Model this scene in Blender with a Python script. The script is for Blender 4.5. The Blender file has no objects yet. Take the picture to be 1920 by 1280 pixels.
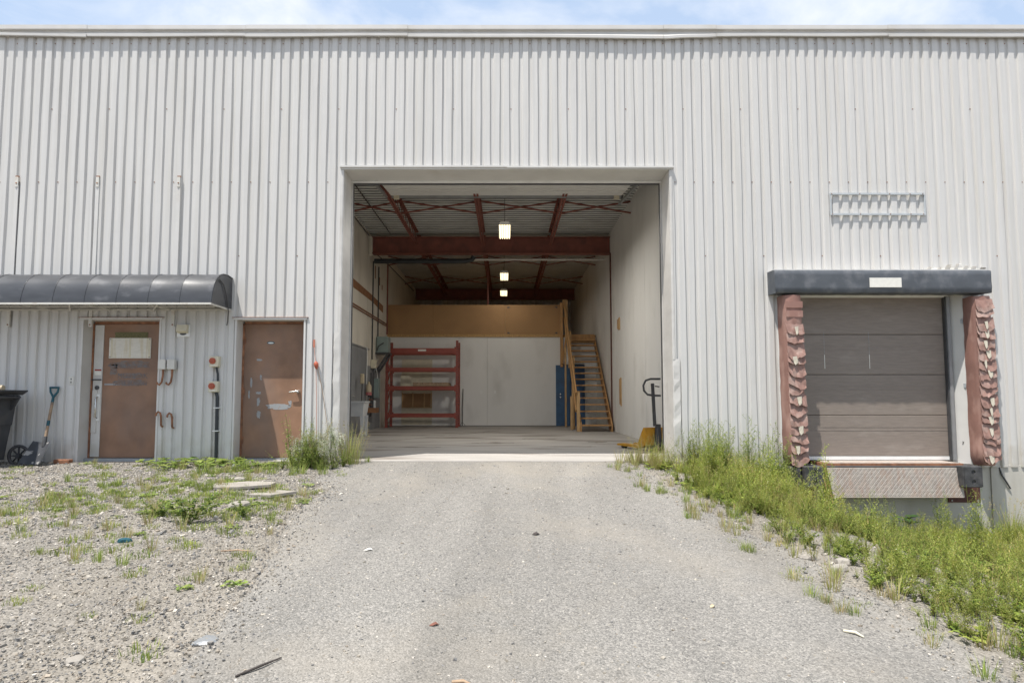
import bpy, math, random
import numpy as np
from mathutils import Vector, Matrix

random.seed(7)
RNG = np.random.default_rng(11)
scene = bpy.context.scene
COL = scene.collection
R = math.radians
PI = math.pi

# ------------------------------------------------------------------ camera, sky, sun, exposure
cd = bpy.data.cameras.new('camera')
cam = bpy.data.objects.new('camera', cd)
COL.objects.link(cam)
scene.camera = cam
cd.sensor_width = 36.0
cd.lens = 1150.0 / 1920.0 * 36.0
cd.shift_x = 12.0 / 1920.0
cd.shift_y = 27.0 / 1920.0
cd.clip_end = 2000.0
cam.location = (0.0, -9.5, 0.967)
cam.rotation_euler = (R(90.0) + math.atan(1150.0 / 17000.0), 0.0, 0.0)

SUN = Vector((0.95, 1.0, -3.6)).normalized()          # direction the light travels
sun_el = math.asin(-SUN.z)
sun_az = math.atan2(-SUN.x, -SUN.y)                   # azimuth of the sun seen from the ground, clockwise from +Y
world = bpy.data.worlds.new('World')
scene.world = world
world.use_nodes = True
wt = world.node_tree
wt.nodes.clear()
wo = wt.nodes.new('ShaderNodeOutputWorld')
bg = wt.nodes.new('ShaderNodeBackground')
sky = wt.nodes.new('ShaderNodeTexSky')
sky.sky_type = 'NISHITA'
sky.sun_disc = False
sky.sun_elevation = sun_el
sky.sun_rotation = sun_az
sky.dust_density = 1.2
sky.air_density = 1.0
bg.inputs['Strength'].default_value = 0.105
tc = wt.nodes.new('ShaderNodeTexCoord')
sep = wt.nodes.new('ShaderNodeSeparateXYZ')
wt.links.new(tc.outputs['Generated'], sep.inputs[0])
zz = wt.nodes.new('ShaderNodeMath'); zz.operation = 'ADD'; zz.inputs[1].default_value = 0.18
zm = wt.nodes.new('ShaderNodeMath'); zm.operation = 'MAXIMUM'; zm.inputs[1].default_value = 0.0
wt.links.new(sep.outputs['Z'], zm.inputs[0]); wt.links.new(zm.outputs[0], zz.inputs[0])
cmb = wt.nodes.new('ShaderNodeCombineXYZ')
for ax in ('X', 'Y'):
    dv = wt.nodes.new('ShaderNodeMath'); dv.operation = 'DIVIDE'
    wt.links.new(sep.outputs[ax], dv.inputs[0]); wt.links.new(zz.outputs[0], dv.inputs[1])
    wt.links.new(dv.outputs[0], cmb.inputs[ax])
cn = wt.nodes.new('ShaderNodeTexNoise')
cn.inputs['Scale'].default_value = 2.1
cn.inputs['Detail'].default_value = 8.0
cn.inputs['Roughness'].default_value = 0.58
cn.inputs['Distortion'].default_value = 0.35
wt.links.new(cmb.outputs[0], cn.inputs['Vector'])
cr = wt.nodes.new('ShaderNodeValToRGB')
cr.color_ramp.elements[0].position = 0.43
cr.color_ramp.elements[1].position = 0.68
wt.links.new(cn.outputs['Fac'], cr.inputs[0])
cmx = wt.nodes.new('ShaderNodeMix'); cmx.data_type = 'RGBA'
lift = wt.nodes.new('ShaderNodeMix'); lift.data_type = 'RGBA'
lift.inputs[0].default_value = 0.68
lift.inputs[7].default_value = (5.2, 6.5, 8.5, 1.0)
wt.links.new(sky.outputs[0], lift.inputs[6])
wt.links.new(lift.outputs[2], cmx.inputs[6])
cmx.inputs[7].default_value = (7.6, 7.8, 8.2, 1.0)
wt.links.new(cr.outputs[0], cmx.inputs[0])
wt.links.new(cmx.outputs[2], bg.inputs['Color'])
wt.links.new(bg.outputs[0], wo.inputs['Surface'])

sl = bpy.data.lights.new('sun', 'SUN')
sl.energy = 5.0
sl.angle = R(0.55)
sl.color = (1.0, 0.955, 0.89)
sun = bpy.data.objects.new('sun', sl)
COL.objects.link(sun)
sun.rotation_euler = SUN.to_track_quat('-Z', 'Y').to_euler()
sun.location = (-8, -8, 20)

scene.view_settings.view_transform = 'Standard'
scene.view_settings.look = 'None'
scene.view_settings.exposure = 0.40
scene.view_settings.gamma = 1.0
scene.view_settings.use_curve_mapping = False
scene.cycles.max_bounces = 10
scene.cycles.diffuse_bounces = 6
scene.cycles.use_denoising = True

# ------------------------------------------------------------------ materials
MATS = {}
def mat(name, base, rough=0.7, var=0.10, vscale=6.0, stretch=(1, 1, 1), dirt=None, damt=0.0, dscale=2.0,
        dstretch=(1, 1, 1), dlo=0.5, dhi=0.7, bump=0.0, bscale=60.0, metal=0.0, spec=0.4, emit=None, estr=0.0):
    """Principled material with noise variation, an optional second 'wear' colour and fine bump, in world metres."""
    m = bpy.data.materials.new(name); m.use_nodes = True
    t = m.node_tree; n = t.nodes; n.clear()
    out = n.new('ShaderNodeOutputMaterial'); b = n.new('ShaderNodeBsdfPrincipled')
    t.links.new(b.outputs[0], out.inputs[0])
    geo = n.new('ShaderNodeNewGeometry')
    def noise(scale, st, det=4.0):
        mp = n.new('ShaderNodeMapping'); mp.inputs['Scale'].default_value = st
        t.links.new(geo.outputs['Position'], mp.inputs['Vector'])
        x = n.new('ShaderNodeTexNoise'); x.inputs['Scale'].default_value = scale; x.inputs['Detail'].default_value = det
        t.links.new(mp.outputs[0], x.inputs['Vector']); return x
    v = noise(vscale, stretch)
    rp = n.new('ShaderNodeMapRange')
    rp.inputs[1].default_value = 0.3; rp.inputs[2].default_value = 0.7
    rp.inputs[3].default_value = 1.0 - var; rp.inputs[4].default_value = 1.0 + var
    t.links.new(v.outputs['Fac'], rp.inputs[0])
    mu = n.new('ShaderNodeVectorMath'); mu.operation = 'SCALE'; mu.inputs[0].default_value = base
    t.links.new(rp.outputs[0], mu.inputs['Scale'])
    colour = mu.outputs[0]
    if dirt:
        d = noise(dscale, dstretch, 6.0)
        r2 = n.new('ShaderNodeMapRange'); r2.inputs[1].default_value = dlo; r2.inputs[2].default_value = dhi
        r2.inputs[3].default_value = 0.0; r2.inputs[4].default_value = damt
        t.links.new(d.outputs['Fac'], r2.inputs[0])
        mx = n.new('ShaderNodeMix'); mx.data_type = 'RGBA'
        t.links.new(r2.outputs[0], mx.inputs[0]); t.links.new(colour, mx.inputs[6])
        mx.inputs[7].default_value = (*dirt, 1.0)
        colour = mx.outputs[2]
    t.links.new(colour, b.inputs['Base Color'])
    b.inputs['Roughness'].default_value = rough
    b.inputs['Metallic'].default_value = metal
    b.inputs['Specular IOR Level'].default_value = spec
    if bump:
        bn = noise(bscale, (1, 1, 1), 3.0)
        bp = n.new('ShaderNodeBump'); bp.inputs['Strength'].default_value = bump; bp.inputs['Distance'].default_value = 0.01
        t.links.new(bn.outputs['Fac'], bp.inputs['Height']); t.links.new(bp.outputs[0], b.inputs['Normal'])
    if emit:
        b.inputs['Emission Color'].default_value = (*emit, 1.0); b.inputs['Emission Strength'].default_value = estr
    MATS[name] = m
    return m

mat('siding', (0.566, 0.553, 0.530), 0.45, 0.05, 1.6, (14, 14, 0.35), (0.50, 0.475, 0.42), 0.45, 1.3, (9, 9, 0.25), 0.50, 0.78)
mat('trim', (0.58, 0.566, 0.54), 0.45, 0.05, 3.0, (1, 1, 1), (0.45, 0.41, 0.34), 0.35, 2.2, (1, 1, 1), 0.55, 0.75)
mat('jamb_metal', (0.54, 0.522, 0.492), 0.45, 0.07, 2.0, (1, 1, 3), (0.36, 0.33, 0.29), 0.4, 4.0, (1, 1, .5), 0.58, 0.72)
mat('door_brown', (0.245, 0.138, 0.085), 0.55, 0.24, 2.6, (1, 1, 1), (0.19, 0.15, 0.13), 0.45, 1.6, (1.2, 1, .7), 0.45, 0.70, 0.08, 180)
mat('rust', (0.26, 0.12, 0.065), 0.8, 0.3, 14.0, (1, 1, 1), (0.12, 0.06, 0.04), 0.5, 9.0, bump=0.3)
mat('concrete', (0.46, 0.44, 0.40), 0.9, 0.10, 1.4, (1, 1, .5), (0.30, 0.27, 0.22), 0.45, 2.0, (1.6, 1, .35), 0.50, 0.72, 0.15, 90)
mat('floor_concrete', (0.36, 0.34, 0.315), 0.75, 0.14, 1.3, (.5, 1.4, 1), (0.13, 0.105, 0.085), 0.75, 0.8, (.55, 1.6, 1), 0.52, 0.66, 0.05, 60)
mat('oil_stain', (0.20, 0.175, 0.15), 0.7, 0.3, 3.0, (1, 1, 1), (0.34, 0.32, 0.295), 0.8, 2.5, (1, 2, 1), 0.45, 0.62)
mat('awning_vinyl', (0.045, 0.047, 0.052), 0.34, 0.18, 3.0, (1, 1, 3), (0.20, 0.20, 0.21), 0.35, 4.0, (1, 1, 2), 0.55, 0.75, 0.05, 30, spec=0.5)
mat('steel_white', (0.60, 0.58, 0.53), 0.5, 0.1, 8.0, (1, 1, 1), (0.32, 0.24, 0.17), 0.4, 8.0, dlo=.58, dhi=.7)
mat('pad_vinyl', (0.25, 0.135, 0.108), 0.6, 0.14, 5.0, (1, 1, .6), (0.46, 0.30, 0.25), 0.6, 5.0, (1, 1, .5), 0.48, 0.70, 0.15, 50)
mat('pad_pleat', (0.27, 0.158, 0.13), 0.75, 0.25, 11.0, (1, 1, 1), (0.38, 0.28, 0.24), 0.7, 8.0, dlo=0.45, dhi=0.66, bump=0.3)
mat('pad_lining', (0.46, 0.42, 0.34), 0.85, 0.15, 12.0)
mat('foam', (0.50, 0.42, 0.20), 0.9, 0.2, 20.0)
mat('header_vinyl', (0.082, 0.090, 0.102), 0.55, 0.12, 3.0, (1, 1, 1), (0.2, 0.2, 0.21), 0.4, 6.0, bump=0.12, bscale=14)
mat('dock_door', (0.225, 0.188, 0.160), 0.6, 0.09, 5.0, (1, 1, 9), (0.36, 0.32, 0.28), 0.3, 3.0, (1, 1, 3), 0.55, 0.75, 0.12, 70)
mat('grey_metal', (0.33, 0.34, 0.345), 0.45, 0.1, 6.0, metal=0.4)
mat('dark_steel', (0.06, 0.06, 0.062), 0.5, 0.2, 8.0)
mat('rubber', (0.055, 0.055, 0.057), 0.8, 0.35, 12.0, (1, 1, 1), (0.11, 0.10, 0.095), 0.6, 6.0, bump=0.3)
mat('brown_plate', (0.10, 0.040, 0.032), 0.7, 0.3, 9.0)
mat('wood', (0.44, 0.25, 0.105), 0.7, 0.16, 5.0, (3, 3, 1), (0.30, 0.16, 0.07), 0.5, 6.0, (2, 2, .6))
mat('wood_pale', (0.48, 0.31, 0.15), 0.7, 0.16, 5.0, (3, 3, 1), (0.33, 0.2, 0.1), 0.5, 7.0, (2, 2, .6))
mat('hardboard', (0.34, 0.195, 0.085), 0.7, 0.10, 0.9, (1, 1, 1), (0.27, 0.15, 0.07), 0.5, 1.6)
mat('osb', (0.42, 0.26, 0.11), 0.8, 0.3, 24.0)
mat('wall_white', (0.70, 0.69, 0.66), 0.8, 0.04, 1.2, (1, 1, .3), (0.44, 0.42, 0.38), 0.4, 1.7, (1, 1, .5), 0.55, 0.78)
mat('wall_old', (0.64, 0.60, 0.52), 0.85, 0.06, 1.5, (1, 1, .5), (0.40, 0.36, 0.29), 0.45, 1.6, (1, 1, .5), 0.52, 0.75)
mat('wall_grey', (0.22, 0.225, 0.23), 0.8, 0.08, 2.0, (1, 1, .5), (0.15, 0.15, 0.15), 0.4, 3.0)
mat('brown_paint', (0.26, 0.125, 0.06), 0.85, 0.15, 6.0)
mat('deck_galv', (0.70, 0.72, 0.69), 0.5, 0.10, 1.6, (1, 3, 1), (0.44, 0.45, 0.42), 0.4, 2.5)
mat('deck_recess_shade', (0.13, 0.135, 0.13), 0.6, 0.2, 4.0)  # shade inside the deck flutes, put into the colour of their recess faces
mat('red_oxide', (0.22, 0.075, 0.055), 0.65, 0.14, 5.0, (1, 1, 1), (0.10, 0.045, 0.04), 0.5, 3.0)
mat('rack_red', (0.28, 0.066, 0.046), 0.55, 0.14, 6.0, (1, 1, 1), (0.16, 0.06, 0.05), 0.5, 6.0, dlo=.55, dhi=.7)
mat('blue_door', (0.045, 0.105, 0.20), 0.55, 0.12, 5.0, (1, 1, 1), (0.06, 0.06, 0.10), 0.5, 3.0)
mat('offwhite', (0.72, 0.715, 0.69), 0.55, 0.05, 6.0)
mat('cream', (0.60, 0.55, 0.42), 0.6, 0.08, 9.0)
mat('notice', (0.66, 0.63, 0.56), 0.85, 0.06, 14.0, (1, 1, 3), (0.55, 0.47, 0.30), 0.5, 5.0, (4, 1, .4), 0.52, 0.64)
mat('green_mesh', (0.135, 0.125, 0.062), 0.85, 0.5, 120.0)
mat('faded_print', (0.115, 0.122, 0.135), 0.6, 0.1, 20.0, (1, 1, 1), (0.19, 0.125, 0.095), 0.85, 16.0, (1, 1, 2), 0.44, 0.60)
mat('scrubbed', (0.19, 0.125, 0.095), 0.6, 0.2, 14.0, (1, 1, 2), (0.165, 0.16, 0.16), 0.8, 11.0, (1, 1, 2), 0.46, 0.62)
mat('scraped_paint', (0.29, 0.295, 0.30), 0.6, 0.08, 12.0, (1, 1, 1), (0.28, 0.17, 0.12), 0.6, 20.0, dlo=.56, dhi=.66)
mat('red_knob', (0.40, 0.095, 0.05), 0.5, 0.08, 20.0)
mat('orange_cord', (0.46, 0.17, 0.11), 0.6, 0.08, 20.0)
mat('chrome', (0.62, 0.61, 0.58), 0.25, 0.05, 9.0, metal=0.8)
mat('bin_plastic', (0.055, 0.057, 0.062), 0.55, 0.15, 7.0, (1, 1, 1), (0.11, 0.105, 0.10), 0.5, 5.0)
mat('wheel_grey', (0.24, 0.235, 0.225), 0.7, 0.15, 12.0)
mat('teal_plastic', (0.012, 0.080, 0.105), 0.45, 0.1, 10.0)
mat('shaft_wood', (0.34, 0.24, 0.16), 0.8, 0.2, 14.0, (1, 1, .3), (0.12, 0.09, 0.07), 0.6, 12.0)
mat('blade_steel', (0.045, 0.048, 0.055), 0.75, 0.3, 10.0, (1, 1, 1), (0.30, 0.29, 0.28), 0.9, 9.0, dlo=.60, dhi=.64)
mat('jack_yellow', (0.55, 0.27, 0.02), 0.45, 0.12, 9.0, (1, 1, 1), (0.22, 0.12, 0.04), 0.5, 8.0)
mat('sink_plastic', (0.56, 0.57, 0.57), 0.45, 0.05, 6.0)
mat('transformer', (0.22, 0.27, 0.255), 0.5, 0.08, 6.0)
mat('beige_plastic', (0.47, 0.39, 0.26), 0.6, 0.1, 9.0)
mat('pink_bottle', (0.40, 0.13, 0.13), 0.4, 0.2, 20.0)
mat('black_pipe', (0.03, 0.035, 0.038), 0.4, 0.1, 6.0)
mat('tube_glow', (0.9, 0.85, 0.7), 0.5, 0.0, emit=(1.0, 0.84, 0.52), estr=1.6)
mat('slab_stone', (0.30, 0.275, 0.24), 0.9, 0.15, 5.0, bump=0.3, bscale=40)
mat('paper', (0.72, 0.70, 0.64), 0.85, 0.05, 20.0)
mat('stick_dark', (0.06, 0.05, 0.045), 0.9, 0.3, 20.0)
mat('dry_leaf', (0.20, 0.085, 0.06), 0.8, 0.2, 20.0)
mat('red_label', (0.30, 0.05, 0.04), 0.6, 0.05, 20.0)
mat('black_print', (0.03, 0.03, 0.03), 0.6, 0.0)
mat('sign_frame', (0.45, 0.475, 0.49), 0.4, 0.06, 9.0)

def splash(m):
    t = m.node_tree; n = t.nodes
    b = [x for x in n if x.type == 'BSDF_PRINCIPLED'][0]
    src = b.inputs['Base Color'].links[0].from_socket
    g = n.new('ShaderNodeNewGeometry'); sp = n.new('ShaderNodeSeparateXYZ'); t.links.new(g.outputs['Position'], sp.inputs[0])
    nz = n.new('ShaderNodeTexNoise'); nz.inputs['Scale'].default_value = 5.0; nz.inputs['Detail'].default_value = 7
    t.links.new(g.outputs['Position'], nz.inputs['Vector'])
    ad = n.new('ShaderNodeMath'); ad.operation = 'MULTIPLY_ADD'; ad.inputs[1].default_value = 1.3; ad.inputs[2].default_value = -.55
    t.links.new(nz.outputs['Fac'], ad.inputs[0])
    su = n.new('ShaderNodeMath'); su.operation = 'SUBTRACT'; t.links.new(ad.outputs[0], su.inputs[0]); t.links.new(sp.outputs['Z'], su.inputs[1])
    mr = n.new('ShaderNodeMapRange'); mr.inputs[1].default_value = -.25; mr.inputs[2].default_value = .35; mr.inputs[4].default_value = .6
    t.links.new(su.outputs[0], mr.inputs[0])
    mx = n.new('ShaderNodeMix'); mx.data_type = 'RGBA'; mx.inputs[7].default_value = (.36, .32, .25, 1)
    t.links.new(mr.outputs[0], mx.inputs[0]); t.links.new(src, mx.inputs[6]); t.links.new(mx.outputs[2], b.inputs['Base Color'])
splash(MATS['siding']); splash(MATS['jamb_metal'])

def attr_mat(name, rough, translucent=0.0, bump=0.0):
    m = bpy.data.materials.new(name); m.use_nodes = True
    t = m.node_tree; n = t.nodes; n.clear()
    out = n.new('ShaderNodeOutputMaterial')
    a = n.new('ShaderNodeAttribute'); a.attribute_name = 'col'
    b = n.new('ShaderNodeBsdfPrincipled'); b.inputs['Roughness'].default_value = rough
    b.inputs['Specular IOR Level'].default_value = 0.25
    t.links.new(a.outputs['Color'], b.inputs['Base Color'])
    if bump:
        geo = n.new('ShaderNodeNewGeometry'); x = n.new('ShaderNodeTexNoise'); x.inputs['Scale'].default_value = 140
        t.links.new(geo.outputs['Position'], x.inputs['Vector'])
        bp = n.new('ShaderNodeBump'); bp.inputs['Strength'].default_value = bump; bp.inputs['Distance'].default_value = 0.004
        t.links.new(x.outputs['Fac'], bp.inputs['Height']); t.links.new(bp.outputs[0], b.inputs['Normal'])
    if translucent:
        tr = n.new('ShaderNodeBsdfTranslucent'); mx = n.new('ShaderNodeMixShader'); mx.inputs[0].default_value = translucent
        t.links.new(a.outputs['Color'], tr.inputs['Color'])
        t.links.new(b.outputs[0], mx.inputs[1]); t.links.new(tr.outputs[0], mx.inputs[2]); t.links.new(mx.outputs[0], out.inputs[0])
    else:
        t.links.new(b.outputs[0], out.inputs[0])
    MATS[name] = m
attr_mat('stone_mix', 0.9, 0.0, 0.3)
attr_mat('leaf_mix', 0.6, 0.42)

def aggregate_mat(name, tones, scale, fine, dust, dust_lo, dust_hi, bumpd, patch=None):
    """Broken aggregate: voronoi chips in several tones, with dusty patches and relief."""
    m = bpy.data.materials.new(name); m.use_nodes = True
    t = m.node_tree; n = t.nodes; n.clear()
    out = n.new('ShaderNodeOutputMaterial'); b = n.new('ShaderNodeBsdfPrincipled'); b.inputs['Roughness'].default_value = 0.92
    b.inputs['Specular IOR Level'].default_value = 0.2
    t.links.new(b.outputs[0], out.inputs[0])
    geo = n.new('ShaderNodeNewGeometry')
    def chips(sc):
        v = n.new('ShaderNodeTexVoronoi'); v.inputs['Scale'].default_value = sc
        t.links.new(geo.outputs['Position'], v.inputs['Vector'])
        s = n.new('ShaderNodeSeparateColor'); t.links.new(v.outputs['Color'], s.inputs[0])
        r = n.new('ShaderNodeValToRGB'); e = r.color_ramp.elements
        e[0].position = 0.0; e[0].color = (*tones[0], 1); e[1].position = 1.0; e[1].color = (*tones[-1], 1)
        for i, c in enumerate(tones[1:-1]):
            k = e.new((i + 1) / (len(tones) - 1)); k.color = (*c, 1)
        t.links.new(s.outputs[0], r.inputs[0])
        return v, r
    v1, r1 = chips(scale); v2, r2 = chips(fine)
    mx = n.new('ShaderNodeMix'); mx.data_type = 'RGBA'; mx.inputs[0].default_value = 0.5
    t.links.new(r1.outputs[0], mx.inputs[6]); t.links.new(r2.outputs[0], mx.inputs[7])
    d = n.new('ShaderNodeTexNoise'); d.inputs['Scale'].default_value = 0.55; d.inputs['Detail'].default_value = 9; d.inputs['Roughness'].default_value = 0.65
    t.links.new(geo.outputs['Position'], d.inputs['Vector'])
    dr = n.new('ShaderNodeMapRange'); dr.inputs[1].default_value = dust_lo; dr.inputs[2].default_value = dust_hi
    dr.inputs[3].default_value = 0.0; dr.inputs[4].default_value = 0.75
    t.links.new(d.outputs['Fac'], dr.inputs[0])
    m2 = n.new('ShaderNodeMix'); m2.data_type = 'RGBA'; m2.inputs[7].default_value = (*dust, 1)
    t.links.new(dr.outputs[0], m2.inputs[0]); t.links.new(mx.outputs[2], m2.inputs[6])
    # worn darker and lighter patches with shapes of their own
    w = n.new('ShaderNodeTexNoise'); w.inputs['Scale'].default_value = 1.0; w.inputs['Detail'].default_value = 6
    wm = n.new('ShaderNodeMapping'); wm.inputs['Scale'].default_value = (1.5, .35, 1); wm.inputs['Rotation'].default_value = (0, 0, .06)
    t.links.new(geo.outputs['Position'], wm.inputs['Vector']); t.links.new(wm.outputs[0], w.inputs['Vector'])
    wr = n.new('ShaderNodeMapRange'); wr.inputs[1].default_value = .3; wr.inputs[2].default_value = .7
    wr.inputs[3].default_value = 0.86; wr.inputs[4].default_value = 1.12
    t.links.new(w.outputs['Fac'], wr.inputs[0])
    sc = n.new('ShaderNodeVectorMath'); sc.operation = 'SCALE'
    t.links.new(m2.outputs[2], sc.inputs[0]); t.links.new(wr.outputs[0], sc.inputs['Scale'])
    t.links.new(sc.outputs[0], b.inputs['Base Color'])
    bp = n.new('ShaderNodeBump'); bp.inputs['Strength'].default_value = 0.8; bp.inputs['Distance'].default_value = bumpd
    bp.invert = True
    t.links.new(v1.outputs['Distance'], bp.inputs['Height']); t.links.new(bp.outputs[0], b.inputs['Normal'])
    MATS[name] = m
G = lambda *a: a
aggregate_mat('asphalt_worn', [(.10, .097, .09), (.17, .163, .15), (.228, .217, .198), (.262, .248, .225), (.40, .375, .34)], 88, 175, (.285, .258, .218), .47, .68, .008)
aggregate_mat('gravel_soil', [(.105, .098, .088), (.18, .166, .146), (.235, .216, .189), (.28, .257, .224), (.39, .36, .318)], 55, 120, (.27, .242, .20), .44, .66, .016)

mat('tread_metal', (0.37, 0.335, 0.305), 0.5, 0.15, 9.0, (1, 1, 1), (0.40, 0.25, 0.17), 0.6, 6.0)
# diamond plate
m = mat('diamond_plate', (0.40, 0.355, 0.315), 0.6, 0.16, 12.0, (1, 1, 1), (0.36, 0.20, 0.125), 0.45, 9.0, (2.0, 1, .5), 0.45, 0.68)
t = m.node_tree; nb = t.nodes
geo = nb.new('ShaderNodeNewGeometry')
mp = nb.new('ShaderNodeMapping'); mp.inputs['Rotation'].default_value = (0, R(45), 0); mp.inputs['Scale'].default_value = (1, 0, 1)
vv = nb.new('ShaderNodeTexChecker'); vv.inputs['Scale'].default_value = 27
bp = nb.new('ShaderNodeBump'); bp.inputs['Strength'].default_value = 0.9; bp.inputs['Distance'].default_value = 0.012
t.links.new(geo.outputs['Position'], mp.inputs['Vector']); t.links.new(mp.outputs[0], vv.inputs['Vector'])
t.links.new(vv.outputs['Fac'], bp.inputs['Height'])
t.links.new(bp.outputs[0], [x for x in nb if x.type == 'BSDF_PRINCIPLED'][0].inputs['Normal'])

# ------------------------------------------------------------------ mesh helpers
def tag(o, label=None, cat=None, group=None, kind=None):
    if label: o['label'] = label
    if cat: o['category'] = cat
    if group: o['group'] = group
    if kind: o['kind'] = kind
    return o

def thing(name, loc, label, cat, group=None, rz=0.0):
    o = bpy.data.objects.new(name, None)
    o.empty_display_size = 0.2
    COL.objects.link(o)
    o.location = loc; o.rotation_euler = (0, 0, rz)
    return tag(o, label, cat, group)

def world_off(o):
    v = Vector((0, 0, 0))
    while o is not None:
        v += o.location; o = o.parent
    return v

class MB:
    def __init__(s): s.v = []; s.f = []; s.sm = []
    def add(s, vs, fs, smooth=False):
        k = len(s.v); s.v += [tuple(p) for p in vs]
        s.f += [tuple(i + k for i in f) for f in fs]; s.sm += [smooth] * len(fs); return s
    def box(s, x0, x1, y0, y1, z0, z1, bev=0.0, M=None):
        if bev <= 0:
            vs = [(x, y, z) for z in (z0, z1) for y in (y0, y1) for x in (x0, x1)]
            fs = [(0, 2, 3, 1), (4, 5, 7, 6), (0, 1, 5, 4), (2, 6, 7, 3), (0, 4, 6, 2), (1, 3, 7, 5)]
        else:
            c = Vector(((x0 + x1) / 2, (y0 + y1) / 2, (z0 + z1) / 2)); h = Vector(((x1 - x0) / 2, (y1 - y0) / 2, (z1 - z0) / 2))
            b = min(bev, min(h) * .9); vs = []; idx = {}
            for sx in (-1, 1):
                for sy in (-1, 1):
                    for sz in (-1, 1):
                        for a in range(3):
                            d = [h[0] - b, h[1] - b, h[2] - b]; d[a] = h[a]
                            idx[(sx, sy, sz, a)] = len(vs); vs.append((c[0] + sx * d[0], c[1] + sy * d[1], c[2] + sz * d[2]))
            fs = []
            S = (-1, 1)
            for a in range(3):
                o1, o2 = [i for i in range(3) if i != a]
                for sg in S:
                    ring = []
                    for p, q in ((-1, -1), (1, -1), (1, 1), (-1, 1)):
                        k = [0, 0, 0]; k[a] = sg; k[o1] = p; k[o2] = q; ring.append(idx[(*k, a)])
                    fs.append(tuple(ring))
            for a in range(3):          # edges along axis a
                o1, o2 = [i for i in range(3) if i != a]
                for p in S:
                    for q in S:
                        def K(s_, ax):
                            k = [0, 0, 0]; k[a] = s_; k[o1] = p; k[o2] = q; return idx[(*k, ax)]
                        fs.append((K(-1, o1), K(1, o1), K(1, o2), K(-1, o2)))
            for sx in S:
                for sy in S:
                    for sz in S: fs.append(tuple(idx[(sx, sy, sz, a)] for a in range(3)))
        if M is not None: vs = [M @ Vector(p) for p in vs]
        return s.add(vs, fs)
    def tube(s, pts, r, n=8, cap=True, smooth=True):
        pts = [Vector(p) for p in pts]; rings = []; k = len(s.v); rr = r if isinstance(r, (list, tuple)) else [r] * len(pts)
        up = None
        for i, p in enumerate(pts):
            d = (pts[min(i + 1, len(pts) - 1)] - pts[max(i - 1, 0)]).normalized()
            if up is None:
                up = Vector((0, 0, 1)) if abs(d.z) < .9 else Vector((0, 1, 0))
            a = d.cross(up).normalized(); b = a.cross(d).normalized(); up = b
            rings.append([p + (a * math.cos(2 * PI * j / n) + b * math.sin(2 * PI * j / n)) * rr[i] for j in range(n)])
        vs = [q for ring in rings for q in ring]; fs = []
        for i in range(len(pts) - 1):
            for j in range(n):
                fs.append((i * n + j, i * n + (j + 1) % n, (i + 1) * n + (j + 1) % n, (i + 1) * n + j))
        s.add(vs, fs, smooth)
        if cap: s.add(rings[0], [tuple(reversed(range(n)))]); s.add(rings[-1], [tuple(range(n))])
        return s
    def bar(s, a, b, w, h, up=(0, 0, 1)):
        a = Vector(a); b = Vector(b); d = (b - a).normalized(); u = Vector(up)
        if abs(d.dot(u)) > .95: u = Vector((0, 1, 0))
        x = d.cross(u).normalized() * (w / 2); y = x.cross(d).normalized() * (h / 2)
        vs = [p + sx * x + sy * y for p in (a, b) for sx, sy in ((-1, -1), (1, -1), (1, 1), (-1, 1))]
        return s.add(vs, [(0, 1, 2, 3), (7, 6, 5, 4), (0, 4, 5, 1), (1, 5, 6, 2), (2, 6, 7, 3), (3, 7, 4, 0)])
    def prism(s, prof, x0, x1, axis='X', smooth=False):
        """prof: closed list of 2D points; extruded along axis."""
        n = len(prof)
        def P(t, p): return {'X': (t, p[0], p[1]), 'Y': (p[0], t, p[1]), 'Z': (p[0], p[1], t)}[axis]
        vs = [P(x0, p) for p in prof] + [P(x1, p) for p in prof]
        s.add(vs, [(i, (i + 1) % n, n + (i + 1) % n, n + i) for i in range(n)], smooth)
        s.add(vs[:n], [tuple(reversed(range(n)))]); s.add(vs[n:], [tuple(range(n))]); return s
    def disc(s, c, r, axis, n=16, th=0.01):
        a = Vector(axis).normalized(); c = Vector(c)
        return s.tube([c, c + a * th], r, n)
    def build(s, name, m, parent=None, kind=None):
        me = bpy.data.meshes.new(name)
        off = world_off(parent) if parent is not None else Vector((0, 0, 0))
        me.from_pydata([tuple(Vector(p) - off) for p in s.v], [], s.f)
        me.polygons.foreach_set('use_smooth', s.sm)
        me.materials.append(MATS[m])
        bmfix(me)
        o = bpy.data.objects.new(name, me); COL.objects.link(o)
        if parent is not None: o.parent = parent
        if kind: o['kind'] = kind
        return o

import bmesh
def bmfix(me):
    bm = bmesh.new(); bm.from_mesh(me); bmesh.ops.recalc_face_normals(bm, faces=bm.faces); bm.to_mesh(me); bm.free()

def BX(name, m, parent, *a, bev=0.0, kind=None): return MB().box(*a, bev=bev).build(name, m, parent, kind)

def single(o, label, cat, group=None):
    """Move a one-mesh thing's origin to its base centre and tag it."""
    vs = [v.co for v in o.data.vertices]
    c = Vector(((min(v.x for v in vs) + max(v.x for v in vs)) / 2, (min(v.y for v in vs) + max(v.y for v in vs)) / 2, min(v.z for v in vs)))
    o.data.transform(Matrix.Translation(-c)); o.location = c
    return tag(o, label, cat, group)

def copy_tree(o, parent=None):
    c = o.copy(); COL.objects.link(c); c.parent = parent
    for ch in o.children: copy_tree(ch, c)
    return c

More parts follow.
